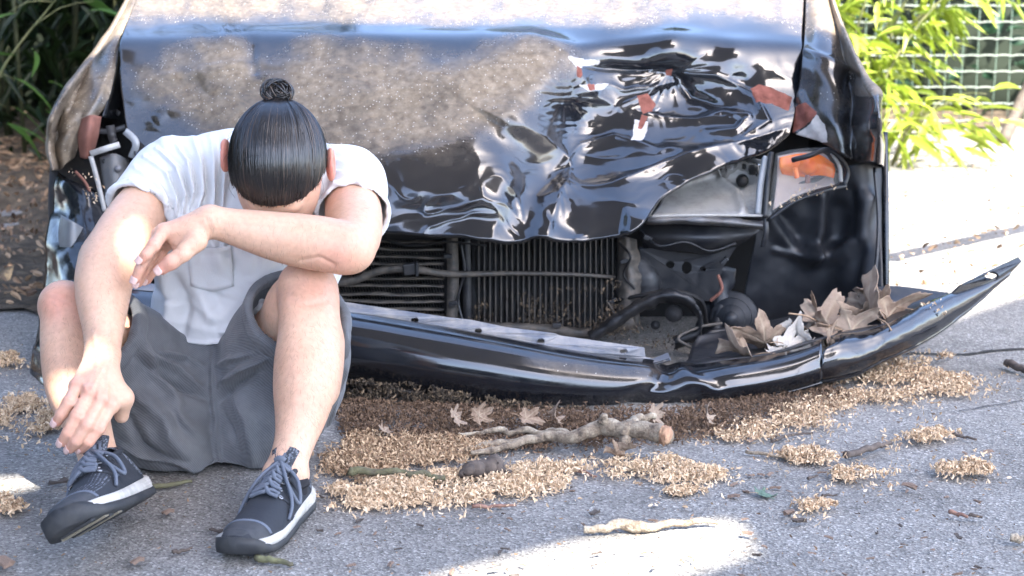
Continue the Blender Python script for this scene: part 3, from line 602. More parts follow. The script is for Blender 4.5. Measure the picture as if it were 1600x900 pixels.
# inner structure at the right
def holed(name, outline, holes, mat, t, parent=car):
    pl = [[P(*p) for p in outline]]+[[P(*p) for p in h] for h in holes]; tri = tessellate_polygon(pl); flat = [p for q in pl for p in q]
    return adopt(solid(mesh_obj(name, flat, [list(x) for x in tri], mat, smooth=False), t, 0), parent)
def disc(cx, cy, rx, ry, Y, n=14): return [(cx+rx*math.cos(2*math.pi*i/n), cy+ry*math.sin(2*math.pi*i/n), Y) for i in range(n)]
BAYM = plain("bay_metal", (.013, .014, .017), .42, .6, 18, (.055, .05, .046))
panel("inner_panel", [[(1000, 352, 3.84), (1060, 350, 3.80), (1130, 352, 3.78), (1195, 352, 3.80)], [(1000, 372, 3.82), (1060, 372, 3.77), (1120, 374, 3.76), (1180, 366, 3.78)], [(1010, 388, 3.84), (1060, 392, 3.80), (1110, 396, 3.80), (1150, 384, 3.83)]], 30, 24, BAYM, .003)
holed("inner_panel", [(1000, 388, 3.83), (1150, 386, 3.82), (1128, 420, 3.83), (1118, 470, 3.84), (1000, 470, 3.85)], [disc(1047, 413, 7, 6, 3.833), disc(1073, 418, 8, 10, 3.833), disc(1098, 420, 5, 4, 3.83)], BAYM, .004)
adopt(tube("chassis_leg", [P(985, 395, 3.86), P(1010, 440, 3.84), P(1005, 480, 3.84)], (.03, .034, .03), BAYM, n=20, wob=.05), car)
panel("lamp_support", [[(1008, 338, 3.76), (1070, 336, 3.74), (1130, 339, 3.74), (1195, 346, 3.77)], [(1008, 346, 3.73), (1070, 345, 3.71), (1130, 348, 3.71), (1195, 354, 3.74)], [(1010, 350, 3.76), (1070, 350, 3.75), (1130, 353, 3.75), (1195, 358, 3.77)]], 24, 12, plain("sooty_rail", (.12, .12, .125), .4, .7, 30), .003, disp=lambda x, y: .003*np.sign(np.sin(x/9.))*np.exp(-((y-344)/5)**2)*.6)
lbp = [(920, 530, 3.74), (962, 502, 3.72), (1002, 476, 3.70), (1038, 464, 3.69), (1070, 467, 3.69), (1091, 488, 3.70), (1090, 518, 3.72), (1052, 536, 3.73)]
panel("lamp_bracket", [[(x-2, y-9, Y+.03) for x, y, Y in lbp], [(x, y-7, Y) for x, y, Y in lbp], [(x+2, y+5, Y-.004) for x, y, Y in lbp], [(x+1, y+9, Y+.02) for x, y, Y in lbp]], 60, 12, BAYM, .004, disp=lambda x, y: .004*fbm(np.stack([x, y], -1)/12, 3, 65))
adopt(tube("hose", [P(960, 470, 3.80), P(1000, 462, 3.76), P(1050, 455, 3.75), P(1095, 470, 3.77), P(1105, 510, 3.8)], .005, DARK, n=30), car)
adopt(tube("lamp_socket", [P(1053, 490, 3.74), P(1052, 490, 3.70)], (.020, .019), DARK, n=6, seg=18), car); adopt(tube("lamp_socket", [P(1024, 508, 3.75), P(1024, 508, 3.73)], (.011, .010), DARK, n=5, seg=16), car)
HORN = plain("horn", (.016, .019, .024), .45, .5, 20, (.06, .06, .06))
for r, yy in ((.066, 3.845), (.050, 3.830), (.034, 3.822), (.018, 3.815)): adopt(tube("horn_ring", [P(1142, 498, yy+.012), P(1142, 498, yy)], (r, r*.96), HORN, seg=28, n=4), car)
adopt(tube("horn_bracket", [P(1098, 540, 3.72), P(1108, 522, 3.71), P(1128, 518, 3.72), P(1160, 522, 3.74)], .008, BLACKP, n=20), car)
# loose wiring, clips and bent brackets in the gap
for pts, r, mt in (([(968, 380, 3.80), (985, 400, 3.77), (975, 430, 3.79), (992, 452, 3.77)], .003, DARK), ([(1000, 360, 3.79), (1030, 384, 3.75), (1070, 378, 3.75), (1110, 392, 3.77), (1150, 380, 3.78)], .0028, BLACKP), ([(1110, 470, 3.78), (1128, 452, 3.77), (1122, 430, 3.79)], .004, RUST), ([(720, 380, 3.80), (726, 420, 3.79), (716, 470, 3.80), (724, 506, 3.79)], .003, BLACKP), ([(590, 372, 3.79), (640, 384, 3.78), (700, 378, 3.79), (760, 384, 3.80)], .0026, DARK), ([(1085, 545, 3.66), (1060, 530, 3.67), (1090, 512, 3.70), (1128, 505, 3.72)], .0035, STEEL_D), ([(940, 520, 3.77), (960, 492, 3.77), (948, 470, 3.79)], .003, STEEL_D)):
    adopt(tube("wire", [P(*q) for q in pts], r, mt, seg=7, n=30), car)
for x, y, Y, a in ((976, 408, 3.79, .3), (1012, 372, 3.77, -.4), (1132, 408, 3.80, .8), (700, 400, 3.79, 0), (708, 474, 3.79, .2), (958, 470, 3.80, .5), (1080, 540, 3.67, -.3), (870, 508, 3.78, .1)):
    V, F = box_data(P(x, y, Y), (.010*math.cos(a), 0, .010*math.sin(a)), (0, .006, 0), (-.005*math.sin(a), 0, .005*math.cos(a))); adopt(bev(mesh_obj("clip", V, F, (BLACKP, STEEL_D)[int(x) % 2], smooth=False), .0015), car)
panel("bracket", [[(964, 372, 3.82), (978, 370, 3.80), (996, 374, 3.82)], [(966, 440, 3.81), (984, 440, 3.78), (1002, 446, 3.82)], [(958, 512, 3.80), (978, 516, 3.77), (996, 510, 3.80)]], 12, 20, STEEL_D, .003, disp=lambda x, y: .006*fbm(np.stack([x, y], -1)/16, 3, 61))
panel("splash_shield", [[(1100, 420, 3.88), (1130, 416, 3.86), (1150, 420, 3.88)], [(1104, 480, 3.87), (1126, 478, 3.84), (1140, 486, 3.86)], [(1092, 548, 3.80), (1112, 552, 3.77), (1132, 548, 3.80)]], 14, 20, LINER, .003, disp=lambda x, y: .008*fbm(np.stack([x, y], -1)/18, 3, 63))
# wheel arch liner, right
def ld(x, y):
    d = .002*fbm(np.stack([x, y], -1)/40, 3, 17)
    for poly, w, a in (([(1280, 300), (1276, 350), (1266, 398)], 12, .03), ([(1200, 340), (1235, 385), (1266, 402)], 12, .018), ([(1266, 402), (1310, 398), (1345, 372), (1352, 310)], 13, .024), ([(1210, 390), (1266, 404)], 5, .01), ([(1330, 300), (1345, 380), (1325, 470)], 10, -.012), ([(1225, 340), (1250, 370)], 16, -.02), ([(1310, 330), (1310, 370)], 18, -.02)):
        d = d+a*np.exp(-(sdist(x, y, poly)[0]/w)**2)
    return d
panel("wheel_liner", [[(1185, 330, 3.84), (1240, 290, 3.87), (1300, 268, 3.88), (1350, 252, 3.87), (1378, 246, 3.93)], [(1180, 370, 3.86), (1240, 370, 3.90), (1300, 370, 3.92), (1352, 360, 3.86), (1377, 355, 3.86)],
      [(1172, 410, 3.88), (1240, 420, 3.90), (1300, 425, 3.90), (1352, 425, 3.82), (1379, 425, 3.80)], [(1160, 480, 3.90), (1240, 490, 3.92), (1300, 495, 3.90), (1346, 500, 3.78), (1380, 500, 3.74)], [(1150, 560, 3.92), (1240, 570, 3.92), (1300, 575, 3.88), (1340, 578, 3.76), (1378, 570, 3.70)]], 70, 70, LINER, .003, disp=ld)
strip("arch_lip", [(1366, 262, 3.87), (1372, 340, 3.84), (1368, 420, 3.79), (1350, 500, 3.74)], .006, BLACKP, .008); strip("arch_lip", [(1380, 210, 3.98), (1382, 330, 3.9), (1383, 470, 3.85)], .012, GLOSSP, .04)
# ---- right headlamp: smoked reflector bowl, amber indicator under clear glass
panel("reflector", [[(1018, 336, 3.755), (1080, 336, 3.74), (1140, 336, 3.735), (1192, 338, 3.75)], [(1030, 322, 3.80), (1085, 318, 3.80), (1145, 318, 3.80), (1192, 322, 3.80)], [(1040, 300, 3.85), (1095, 296, 3.87), (1150, 292, 3.87), (1192, 296, 3.83)], [(1072, 280, 3.87), (1110, 272, 3.90), (1155, 262, 3.90), (1190, 268, 3.84)], [(1090, 262, 3.88), (1120, 256, 3.89), (1160, 246, 3.88), (1190, 250, 3.83)]], 40, 40,
      plain("dull_reflector", (.40, .39, .37), .35, .7, 26, (.17, .16, .14), Metallic=.3), .002, disp=lambda x, y: .012*np.exp(-(sdist(x, y, [(1126, 282), (1150, 300), (1160, 330)])[0]/5)**2)-.012*np.exp(-(((x-1168)/14)**2+((y-268)/20)**2)), label="exposed grey headlamp bowl without its glass")
strip("lamp_rim", [(1014, 338, 3.735), (1100, 336, 3.72), (1194, 337, 3.73)], .005, PALE, .006); strip("lamp_frame", [(1196, 246, 3.79), (1188, 290, 3.76), (1184, 335, 3.74)], .012, GREYP, .02)
strip("lamp_frame", [(1204, 240, 3.785), (1198, 290, 3.755), (1194, 340, 3.735)], .010, BLACKP, .03)
panel("indicator_body", [[(1216, 244, 3.84), (1250, 238, 3.86), (1290, 242, 3.87), (1302, 262, 3.86)], [(1214, 280, 3.84), (1250, 280, 3.88), (1290, 276, 3.88), (1302, 280, 3.86)], [(1208, 328, 3.80), (1240, 308, 3.84), (1280, 294, 3.86), (1304, 288, 3.85)]], 20, 20, plain("lamp_white", (.45, .36, .32), .3, .4, 30, (.3, .26, .24)), .002)
m = M("amber", (.75, .17, .02), .18); m.set("Base Color", m.ramp(m.noise(40), [(.3, (.85, .12, .001)), (.7, (1.0, .24, .002))])); AMBER = m.m
panel("amber_lens", [[(1218, 246, 3.82), (1250, 240, 3.81), (1285, 244, 3.82), (1302, 256, 3.84)], [(1218, 262, 3.815), (1250, 258, 3.805), (1285, 260, 3.81), (1304, 268, 3.84)], [(1222, 272, 3.82), (1250, 276, 3.82), (1285, 274, 3.825), (1302, 278, 3.84)]], 20, 16, AMBER, .003)
V, F = tube_data(catmull([P(1262, 258, 3.83), P(1262, 257, 3.80), P(1262, 256, 3.785)], 10), np.array([.020, .022, .023, .023, .022, .021, .018, .014, .009, .002]), 20); adopt(mesh_obj("bulb", V, F, AMBER), car)
strip("bulb_base", [(1242, 262, 3.79), (1244, 272, 3.79), (1245, 278, 3.79)], .010, AMBER, .01); strip("bulb_base", [(1262, 274, 3.79), (1262, 280, 3.79), (1262, 286, 3.79)], .010, RUST, .008)
m = M("clear_lens", (.95, .95, .95), .03, IOR=1.45); m.set("Alpha", .04); CLEAR = m.m
panel("lens", [[(1212, 240, 3.79), (1250, 232, 3.78), (1296, 236, 3.80), (1316, 262, 3.83)], [(1206, 285, 3.765), (1250, 280, 3.755), (1296, 276, 3.77), (1318, 276, 3.82)], [(1200, 338, 3.745), (1240, 312, 3.745), (1290, 292, 3.765), (1320, 286, 3.82)]], 20, 20, CLEAR, .002, label="clear indicator glass over the amber lamp")
strip("lamp_seal", [(1238, 250, 3.775), (1262, 244, 3.76), (1292, 234, 3.77), (1312, 246, 3.79), (1324, 272, 3.81), (1318, 290, 3.80)], .010, BLACKP, .012); strip("lamp_seal", [(1300, 240, 3.785), (1312, 262, 3.80), (1314, 284, 3.80)], .008, PALE, .006)
strip("lamp_seal", [(1200, 344, 3.735), (1240, 316, 3.735), (1290, 297, 3.75), (1320, 290, 3.79)], .007, BLACKP, .012)
strip("tab", [(1196, 340, 3.74), (1197, 362, 3.735), (1192, 386, 3.74)], .012, BLACKP, .004)
panel("reflector_bowl", [[(1120, 262, 3.87), (1148, 252, 3.88), (1188, 256, 3.835)], [(1130, 286, 3.89), (1160, 280, 3.92), (1189, 284, 3.845)], [(1142, 312, 3.85), (1166, 310, 3.87), (1190, 312, 3.80)], [(1150, 333, 3.79), (1170, 333, 3.80), (1191, 334, 3.765)]], 24, 24, plain("chrome_bowl", (.55, .54, .52), .16, .35, 18, (.3, .28, .25), Metallic=.9), .002, disp=lambda x, y: .0015*np.sin(x*.5))
adopt(tube("bulb_holder", [P(1160, 282, 3.90), P(1160, 284, 3.85)], (.016, .013), DARK, seg=16, n=5), car)
# ---- bumper hanging off to the right
def bump_disp(x, y):
    d = .0016*fbm(np.stack([x, y], -1)/np.array([150., 70.]), 2, 19)
    for poly, w, a in (([(1050, 560), (1030, 600), (980, 640)], 16, -.012), ([(1055, 566), (1075, 590), (1120, 610)], 10, .007), ([(1060, 625), (1120, 600), (1200, 585), (1280, 566)], 12, -.004)):
        d = d+a*np.exp(-(sdist(x, y, poly)[0]/w)**2)
    return d
XS = [190, 380, 540, 700, 870, 990, 1046, 1090, 1140, 1200, 1250, 1284]
top = [452, 470, 488, 512, 544, 560, 566, 570, 564, 556, 544, 531]; bot = [560, 582, 598, 630, 646, 645, 642, 638, 632, 621, 610, 600]
Yt = [3.56, 3.47, 3.43, 3.41, 3.40, 3.41, 3.43, 3.43, 3.42, 3.42, 3.43, 3.44]; Yf = [3.50, 3.40, 3.34, 3.31, 3.30, 3.31, 3.32, 3.32, 3.32, 3.335, 3.35, 3.365]
rows = []
for f, e in ((0, 0), (.10, .45), (.30, .85), (.52, 1.0), (.74, .95), (.92, .6), (1.0, .15), (1.02, -.6)):
    rows.append([(x, t+(b-t)*f, yt+(yf-yt)*e) for x, t, b, yt, yf in zip(XS, top, bot, Yt, Yf)])
panel("bumper", rows, 220, 60, None, .004, dust_glare=lambda x, y: .02+.55*sm(y-(590+.14*(x-540)), -4, 22)*(x < 1060)+.16*region(x, y, [(840, 560), (1030, 575), (1010, 600), (860, 590)], 12), disp=bump_disp, label="black bumper hanging low in front of the radiator")
XS2 = [1288, 1310, 1345, 1380, 1420, 1460, 1500, 1540, 1578]; top2 = [531, 524, 520, 510, 490, 469, 454, 441, 424]; bot2 = [600, 594, 583, 565, 548, 526, 496, 463, 428]
Yt2 = [3.44, 3.45, 3.47, 3.49, 3.54, 3.59, 3.64, 3.68, 3.715]; Yf2 = [3.365, 3.375, 3.40, 3.43, 3.48, 3.54, 3.60, 3.655, 3.705]
rows = []
for f, e in ((0, 0), (.10, .45), (.30, .85), (.52, 1.0), (.74, .95), (.92, .6), (1.0, .15), (1.02, -.6)):
    rows.append([(x+(10 if (k == 0 and f < .3) else -8*f if k == 0 else 0), t+(b-t)*f, yt+(yf-yt)*e) for k, (x, t, b, yt, yf) in enumerate(zip(XS2, top2, bot2, Yt2, Yf2))])
panel("bumper", rows, 90, 40, None, .004, dust_glare=lambda x, y: .02, disp=lambda x, y: .0015*fbm(np.stack([x, y], -1)/30, 3, 20), label="torn right end of the bumper bent upward")
holed("bumper_tip", [(1488, 490, 3.63), (1470, 474, 3.60), (1500, 446, 3.63), (1545, 424, 3.68), (1590, 402, 3.73), (1595, 409, 3.73), (1572, 432, 3.70), (1535, 464, 3.67)], [disc(1548, 431, 11, 5.5, 3.68)], GLOSSP, .006)
panel("bumper_shelf", [[(1062, 574, 3.43), (1140, 562, 3.43), (1200, 554, 3.43), (1284, 530, 3.45), (1380, 510, 3.5), (1462, 468, 3.6)], [(1075, 562, 3.50), (1145, 556, 3.52), (1210, 546, 3.53), (1290, 524, 3.55), (1375, 500, 3.58), (1468, 470, 3.64)],
      [(1080, 545, 3.60), (1145, 530, 3.63), (1210, 520, 3.64), (1290, 500, 3.66), (1370, 478, 3.68), (1478, 466, 3.70)], [(1090, 525, 3.64), (1145, 515, 3.68), (1210, 500, 3.70), (1290, 480, 3.72), (1365, 450, 3.74), (1482, 458, 3.73)]], 60, 24, BLACKP, .004)
# flange with bolt holes along the top of the bumper
fl_top = [(190, 440), (380, 456), (536, 472), (640, 488), (700, 497), (735, 500), (790, 512), (868, 521), (876, 525), (1006, 543), (1008, 558), (1020, 562), (1044, 552)]; fl_bot = [(1048, 562), (1018, 574), (1000, 571), (870, 549), (700, 514), (540, 489), (380, 472), (190, 456)]
fy = lambda x: float(np.interp(x, [190, 380, 540, 870, 1050], [3.60, 3.51, 3.47, 3.44, 3.45]))
fl = holed("flange", [(x, y, fy(x)) for x, y in fl_top]+[(x, y, fy(x)-.045) for x, y in fl_bot], [disc(x, y, 6, 4.2, fy(x)-.02) for x, y in ((648, 500), (747, 517), (845, 533), (974, 549))], plain("dusty_flange", (.13, .14, .165), .32, .7, 22, (.40, .36, .31)), .004)
fl["label"] = "bumper flange with a row of bolt holes"
def tube_(name, p, r, m_, **k): return adopt(tube(name, [P(*q) for q in p], r, m_, **k), car)
tube_("seam", [(540, 492, 3.425), (700, 517, 3.395), (870, 552, 3.39), (1000, 574, 3.39), (1046, 562, 3.40)], .003, GLOSSP, n=40)
strip("undertray", [(540, 640, 3.42), (640, 647, 3.41), (740, 652, 3.42)], .014, BLACKP, .03); strip("undertray", [(520, 632, 3.46), (640, 634, 3.46), (760, 645, 3.46)], .008, BLACKP, .02)
# ---- tyres
def tyre(cx, cy, R, W, label):
    o = bpy.data.objects.new("wheel", None); o.location = (cx, cy, R*.93); COL.objects.link(o); adopt(o, car); o["label"] = label
    prof = [(-.5, .62), (-.5, .80), (-.49, .90), (-.42, .97), (-.3, 1.0), (.3, 1.0), (.42, .97), (.49, .90), (.5, .80), (.5, .62)]; n = 72; V = []
    for i in range(n):
        a = 2*math.pi*i/n
        for k, (x, r) in enumerate(prof):
            rr = R*r*(1-.012*((i+k) % 2)*(r > .95)); V.append((x*W, rr*math.cos(a), max(rr*math.sin(a), -R*.93)))
    I = np.arange(n*10).reshape(n, 10); I = np.vstack([I, I[:1]]); F = np.stack([I[:-1, :-1], I[:-1, 1:], I[1:, 1:], I[1:, :-1]], -1).reshape(-1, 4)
    mesh_obj("tyre", np.array(V), F, RUBBER, o)
    V, F = tube_data([(-W*.42, 0, 0), (0, 0, 0), (W*.36, 0, 0), (W*.40, 0, 0)], [R*.63, R*.60, R*.62, R*.3], 36); mesh_obj("rim", V, F, STEEL, o)
tyre(.80, 4.42, .27, .17, "right front tyre half hidden behind the torn bumper"); tyre(-1.06, 4.30, .27, .15, "left front tyre behind the crushed wing")
# ---- the rest of the car behind the bonnet (beyond the frame; seen from a step to the side)
def section_loft(name, secs, mat, n=60):
    S = np.stack([catmull([(x, Y, z) for x, z in prof], n) for Y, prof in secs]); S2 = np.stack([catmull(S[:, j], 40) for j in range(n)], 1).reshape(-1, 3)
    z = np.full(len(S2), .35)+.1*fbm(S2*3, 3, 5); return adopt(solid(mesh_obj(name, S2, grid_faces(40, n), mat, None, attrs=dict(dust_glare=z, rust=0*z, bare=0*z)), .004, 0), car)
CXm = -.08
def low(w, zt): return [(CXm-w+.02, .17), (CXm-w-.015, .42), (CXm-w, .62), (CXm-w+.05, zt), (CXm-w*.6, zt+.035), (CXm, zt+.045), (CXm+w*.6, zt+.035), (CXm+w-.05, zt), (CXm+w, .62), (CXm+w+.015, .42), (CXm+w-.02, .17)]
section_loft("body", [(4.98, low(.93, .80)), (5.3, low(.94, .84)), (6.3, low(.95, .85)), (7.1, low(.93, .86)), (7.45, low(.86, .80)), (7.55, low(.80, .62))], PAINT)
def cab(w, wt, zb, zt): return [(CXm-w, zb), (CXm-(w+wt)/2-.01, (zb+zt)/2), (CXm-wt, zt-.03), (CXm-wt*.6, zt), (CXm, zt+.01), (CXm+wt*.6, zt), (CXm+wt, zt-.03), (CXm+(w+wt)/2+.01, (zb+zt)/2), (CXm+w, zb)]
section_loft("windscreen", [(5.02, cab(.80, .76, .83, .86)), (5.35, cab(.83, .68, .85, 1.10)), (5.68, cab(.84, .62, .86, 1.30))], GLOSSP)
section_loft("roof", [(5.68, cab(.845, .625, .86, 1.305)), (6.3, cab(.85, .63, .87, 1.345)), (6.9, cab(.84, .62, .87, 1.30)), (7.3, cab(.80, .60, .85, 1.02))], PAINT)
for s in (-1, 1):
    V = [(CXm+s*(.862), 5.45, .885), (CXm+s*.690, 5.75, 1.22), (CXm+s*.682, 6.75, 1.24), (CXm+s*.866, 6.95, .895)]; adopt(solid(mesh_obj("side_window", V, [[0, 1, 2, 3]], GLOSSP, smooth=False), .006, 0), car)
tyre(.76, 6.75, .28, .17, "right rear tyre"); tyre(-.92, 6.75, .28, .17, "left rear tyre")
# ================================================================== PERSON (sculpted as distance fields, turned into one continuous skin)
class Vox:
    def __init__(s, lo, hi, h):
        s.h = h; s.lo = np.floor(np.array(lo)/h)*h; s.n = np.ceil((np.array(hi)-s.lo)/h).astype(int)+1
        s.F = np.full(s.n, .05, np.float32); s.ax = [(s.lo[i]+h*np.arange(s.n[i])).astype(np.float32) for i in range(3)]
    def _sl(s, lo, hi):
        a = np.clip(np.floor((np.array(lo)-s.lo)/s.h).astype(int), 0, s.n); b = np.clip(np.ceil((np.array(hi)-s.lo)/s.h).astype(int)+1, 0, s.n); return tuple(slice(i, j) for i, j in zip(a, b))
    def _apply(s, sl, D, k, op):
        A = s.F[sl]
        if op == 'u':
            if k > 0: hh = np.maximum(k-np.abs(A-D), 0)/k; A[...] = np.minimum(A, D)-hh*hh*k*.25
            else: A[...] = np.minimum(A, D)
        else:                                                           # subtract
            D = -D
            if k > 0: hh = np.maximum(k-np.abs(A-D), 0)/k; A[...] = np.maximum(A, D)+hh*hh*k*.25
            else: A[...] = np.maximum(A, D)
    def cone(s, a, b, ra, rb, k=.01, op='u', sq=None):
        """tapered capsule; sq = (direction, factor) flattens it along a direction"""
        a, b = np.array(tuple(a), np.float32), np.array(tuple(b), np.float32); m = max(ra, rb)*1.6+k+.02
        sl = s._sl(np.minimum(a, b)-m, np.maximum(a, b)+m)
        x, y, z = (s.ax[i][sl[i]] for i in range(3))
        p = [x[:, None, None]-a[0], y[None, :, None]-a[1], z[None, None, :]-a[2]]
        ba = b-a
        if sq is not None:
            d = np.array(tuple(sq[0]), np.float32); d /= np.linalg.norm(d); f = 1/sq[1]-1
            dot = p[0]*d[0]+p[1]*d[1]+p[2]*d[2]; p = [p[i]+dot*d[i]*f for i in range(3)]; ba = ba+d*(ba@d)*f
        l2 = float(ba@ba)+1e-12; h = np.clip((p[0]*ba[0]+p[1]*ba[1]+p[2]*ba[2])/l2, 0, 1)
        D = np.sqrt((p[0]-ba[0]*h)**2+(p[1]-ba[1]*h)**2+(p[2]-ba[2]*h)**2)-(ra+(rb-ra)*h)
        if sq is not None: D = D*min(1, sq[1])
        s._apply(sl, D, k, op)
    def chain(s, pts, rs, k=.01, op='u', sq=None):
        for i in range(len(pts)-1): s.cone(pts[i], pts[i+1], rs[i], rs[i+1], k, op, sq)
    def ell(s, c, R, rad, k=.01, op='u'):
        """ellipsoid with axes = rows of R"""
        c = np.array(tuple(c), np.float32); m = max(rad)*1.15+k+.02; sl = s._sl(c-m, c+m); x, y, z = (s.ax[i][sl[i]] for i in range(3))
        p = [x[:, None, None]-c[0], y[None, :, None]-c[1], z[None, None, :]-c[2]]; q = 0; q2 = 0
        for i in range(3):
            t = p[0]*R[i][0]+p[1]*R[i][1]+p[2]*R[i][2]; q = q+(t/rad[i])**2; q2 = q2+(t/rad[i]**2)**2
        k0 = np.sqrt(q); D = k0*(k0-1)/(np.sqrt(q2)+1e-6); s._apply(sl, D, k, op)
    def half(s, pt, nrm, k=.0):
        """keep the side that nrm points away from"""
        nrm = np.array(tuple(nrm)); nrm = nrm/np.linalg.norm(nrm)
        D = (s.ax[0][:, None, None]-pt[0])*nrm[0]+(s.ax[1][None, :, None]-pt[1])*nrm[1]+(s.ax[2][None, None, :]-pt[2])*nrm[2]
        s._apply((slice(None),)*3, -D.astype(np.float32), k, 's')
    def merge(s, o, k=0.0):
        a = np.round((o.lo-s.lo)/s.h).astype(int); sl = tuple(slice(i, i+n) for i, n in zip(a, o.n)); s._apply(sl, o.F, k, 'u')
    def mesh(s):
        F = s.F; I = F < 0; n = s.n
        c = np.zeros(n-1, np.int8)
        for a in (0, 1):
            for b in (0, 1):
                for d in (0, 1): c += I[a:n[0]-1+a, b:n[1]-1+b, d:n[2]-1+d]
        act = np.argwhere((c > 0) & (c < 8)); idx = np.full(n-1, -1, np.int32); idx[tuple(act.T)] = np.arange(len(act))
        acc = np.zeros((len(act), 3)); cnt = np.zeros(len(act))
        cor = np.array([[a, b, d] for a in (0, 1) for b in (0, 1) for d in (0, 1)]); val = np.stack([F[tuple((act+q).T)] for q in cor], -1)
        for i in range(8):
            for j in range(i+1, 8):
                if np.abs(cor[i]-cor[j]).sum() != 1: continue
                a, b = val[:, i], val[:, j]; m = (a < 0) != (b < 0); t = np.where(m, a/(a-b+1e-12), 0)
                acc += np.where(m[:, None], cor[i]+t[:, None]*(cor[j]-cor[i]), 0); cnt += m
        V = s.lo+s.h*(act+acc/cnt[:, None]); faces = []
        for ax in range(3):
            u, v = (ax+1) % 3, (ax+2) % 3; sl0 = [slice(None)]*3; sl1 = [slice(None)]*3; sl0[ax] = slice(0, -1); sl1[ax] = slice(1, None)
            A, B = I[tuple(sl0)], I[tuple(sl1)]
            for flip, m in ((False, A & ~B), (True, ~A & B)):
                e = np.argwhere(m); e = e[(e[:, u] > 0) & (e[:, v] > 0) & (e[:, u] < n[u]-1) & (e[:, v] < n[v]-1)]
                q = []
                for du, dv in ((-1, -1), (0, -1), (0, 0), (-1, 0)):
                    f = e.copy(); f[:, u] += du; f[:, v] += dv; q.append(idx[tuple(f.T)])
                q = np.stack(q, -1); faces.append(q[:, ::-1] if flip else q)
        return V, np.concatenate(faces)
def relax(V, F, it, lam=.5):
    E = np.unique(np.sort(np.concatenate([F[:, [0, 1]], F[:, [1, 2]], F[:, [2, 3]], F[:, [3, 0]]]), axis=1), axis=0); deg = np.bincount(E.ravel(), minlength=len(V))[:, None]+1e-9
    for k in range(it):
        for l in (lam, -lam*1.02):
            acc = np.stack([np.bincount(E[:, 0], V[E[:, 1], c], len(V))+np.bincount(E[:, 1], V[E[:, 0], c], len(V)) for c in range(3)], -1); V = V+l*(acc/deg-V)
    return V
H = .0030; LO, HI = (-1.02, 2.36, -.01), (-.10, 3.30, .72)
def nrm(v): v = np.array(tuple(v), float); return v/np.linalg.norm(v)
# ---- joints
hipL, hipR = P(262, 628, 3.06), P(410, 628, 3.06)
kneeL, kneeR = P(100, 480, 2.87), P(481, 452, 2.86)
ankL, ankR = P(159, 738, 2.655), P(446, 742, 2.63)
shL, shR = P(262, 274, 3.06), P(546, 286, 3.06)
elL, wrL = P(166, 405, 2.86), P(168, 556, 2.69)
elR, wrR = P(556, 388, 2.80), P(326, 347, 2.765)
HC_, HR = P(435, 256, 2.895), .1
hu = nrm((.03, -.78, .60)); hx = nrm(np.cross(hu, (0, -.6, -.8))); hf = nrm(np.cross(hx, hu)); hf = hf if hf[2] < 0 else -hf
HAX = [np.cross(hu, hf), hf, hu]
def mid(a, b, t): return Vector(a)*(1-t)+Vector(b)*t

def limb(v, rows, k=.006):
    """tapered limb through (px, py, distance, half width in photo pixels)"""
    R = catmull(rows, len(rows)*3); pts = [P(*r[:3]) for r in R]; rs = [r[3]*r[2]*1.02/FPX for r in R]; v.chain(pts, rs, k); return pts
def sub(lo, hi): return Vox(np.maximum(LO, lo), np.minimum(HI, hi), H)
legs = sub((-2, 2.3, -.02), (0, 3.3, .46))
legs.chain([hipL, mid(hipL, kneeL, .5), mid(hipL, kneeL, .85), kneeL], [.082, .072, .056, .045], .02); legs.chain([hipR, mid(hipR, kneeR, .5), mid(hipR, kneeR, .85), kneeR], [.082, .074, .058, .048], .02)
limb(legs, [(107, 487, 2.865, 41), (106, 520, 2.835, 41), (108, 560, 2.80, 42), (118, 610, 2.76, 43), (134, 655, 2.72, 36), (148, 695, 2.69, 30), (157, 728, 2.67, 30), (166, 778, 2.64, 31)])
legs.cone(P(150, 545, 2.86), P(165, 620, 2.80), .034, .028, .03)                                  # calf behind
limb(legs, [(482, 456, 2.855, 47), (483, 490, 2.825, 46), (484, 525, 2.80, 48), (482, 565, 2.77, 52), (476, 610, 2.735, 48), (470, 650, 2.705, 39), (459, 695, 2.67, 30), (448, 730, 2.645, 30), (444, 756, 2.635, 34)])
legs.cone(P(505, 540, 2.83), P(500, 610, 2.78), .034, .030, .03)
for a_, o_ in ((ankL, (-1, 1)), (ankR, (-1, 1))):
    for q in o_: legs.ell(a_+Vector((q*.024, .006, -.002)), np.eye(3), (.013, .016, .017), .015)
legs.ell(P(476, 440, 2.845), np.eye(3), (.040, .035, .032), .02); legs.ell(P(100, 470, 2.855), np.eye(3), (.034, .034, .03), .02)
legs.cone(P(462, 480, 2.80), P(470, 620, 2.70), .016, .013, .03)                                     # shin bone
torso = Vox(LO, HI, H)
torso.chain([(hipL+hipR)/2, P(385, 480, 3.10), P(402, 340, 3.11)], [.10, .11, .125], .05, sq=((0, 1, 0), .75))
torso.cone(shL, shR, .05, .05, .04)
torso.chain([P(420, 262, 3.09), P(430, 250, 3.0), HC_], [.06, .055, .05], .03)
torso.ell(HC_, HAX, (.076, .093, .108), .02)
torso.ell(Vector(HC_)+Vector(hf)*.045-Vector(hu)*.035, HAX, (.062, .055, .085), .03)       # face and jaw
torso.cone(Vector(HC_)+Vector(hf)*.098-Vector(hu)*.012, Vector(HC_)+Vector(hf)*.112-Vector(hu)*.045, .009, .013, .012)  # nose
torso.cone(Vector(HC_)+Vector(hf)*.085+Vector(hu)*.015-Vector(HAX[0])*.03, Vector(HC_)+Vector(hf)*.085+Vector(hu)*.015+Vector(HAX[0])*.03, .014, .014, .015)  # brow
torso.ell(Vector(HC_)+Vector(hf)*.088-Vector(hu)*.085, HAX, (.022, .012, .012), .01)      # lips and chin
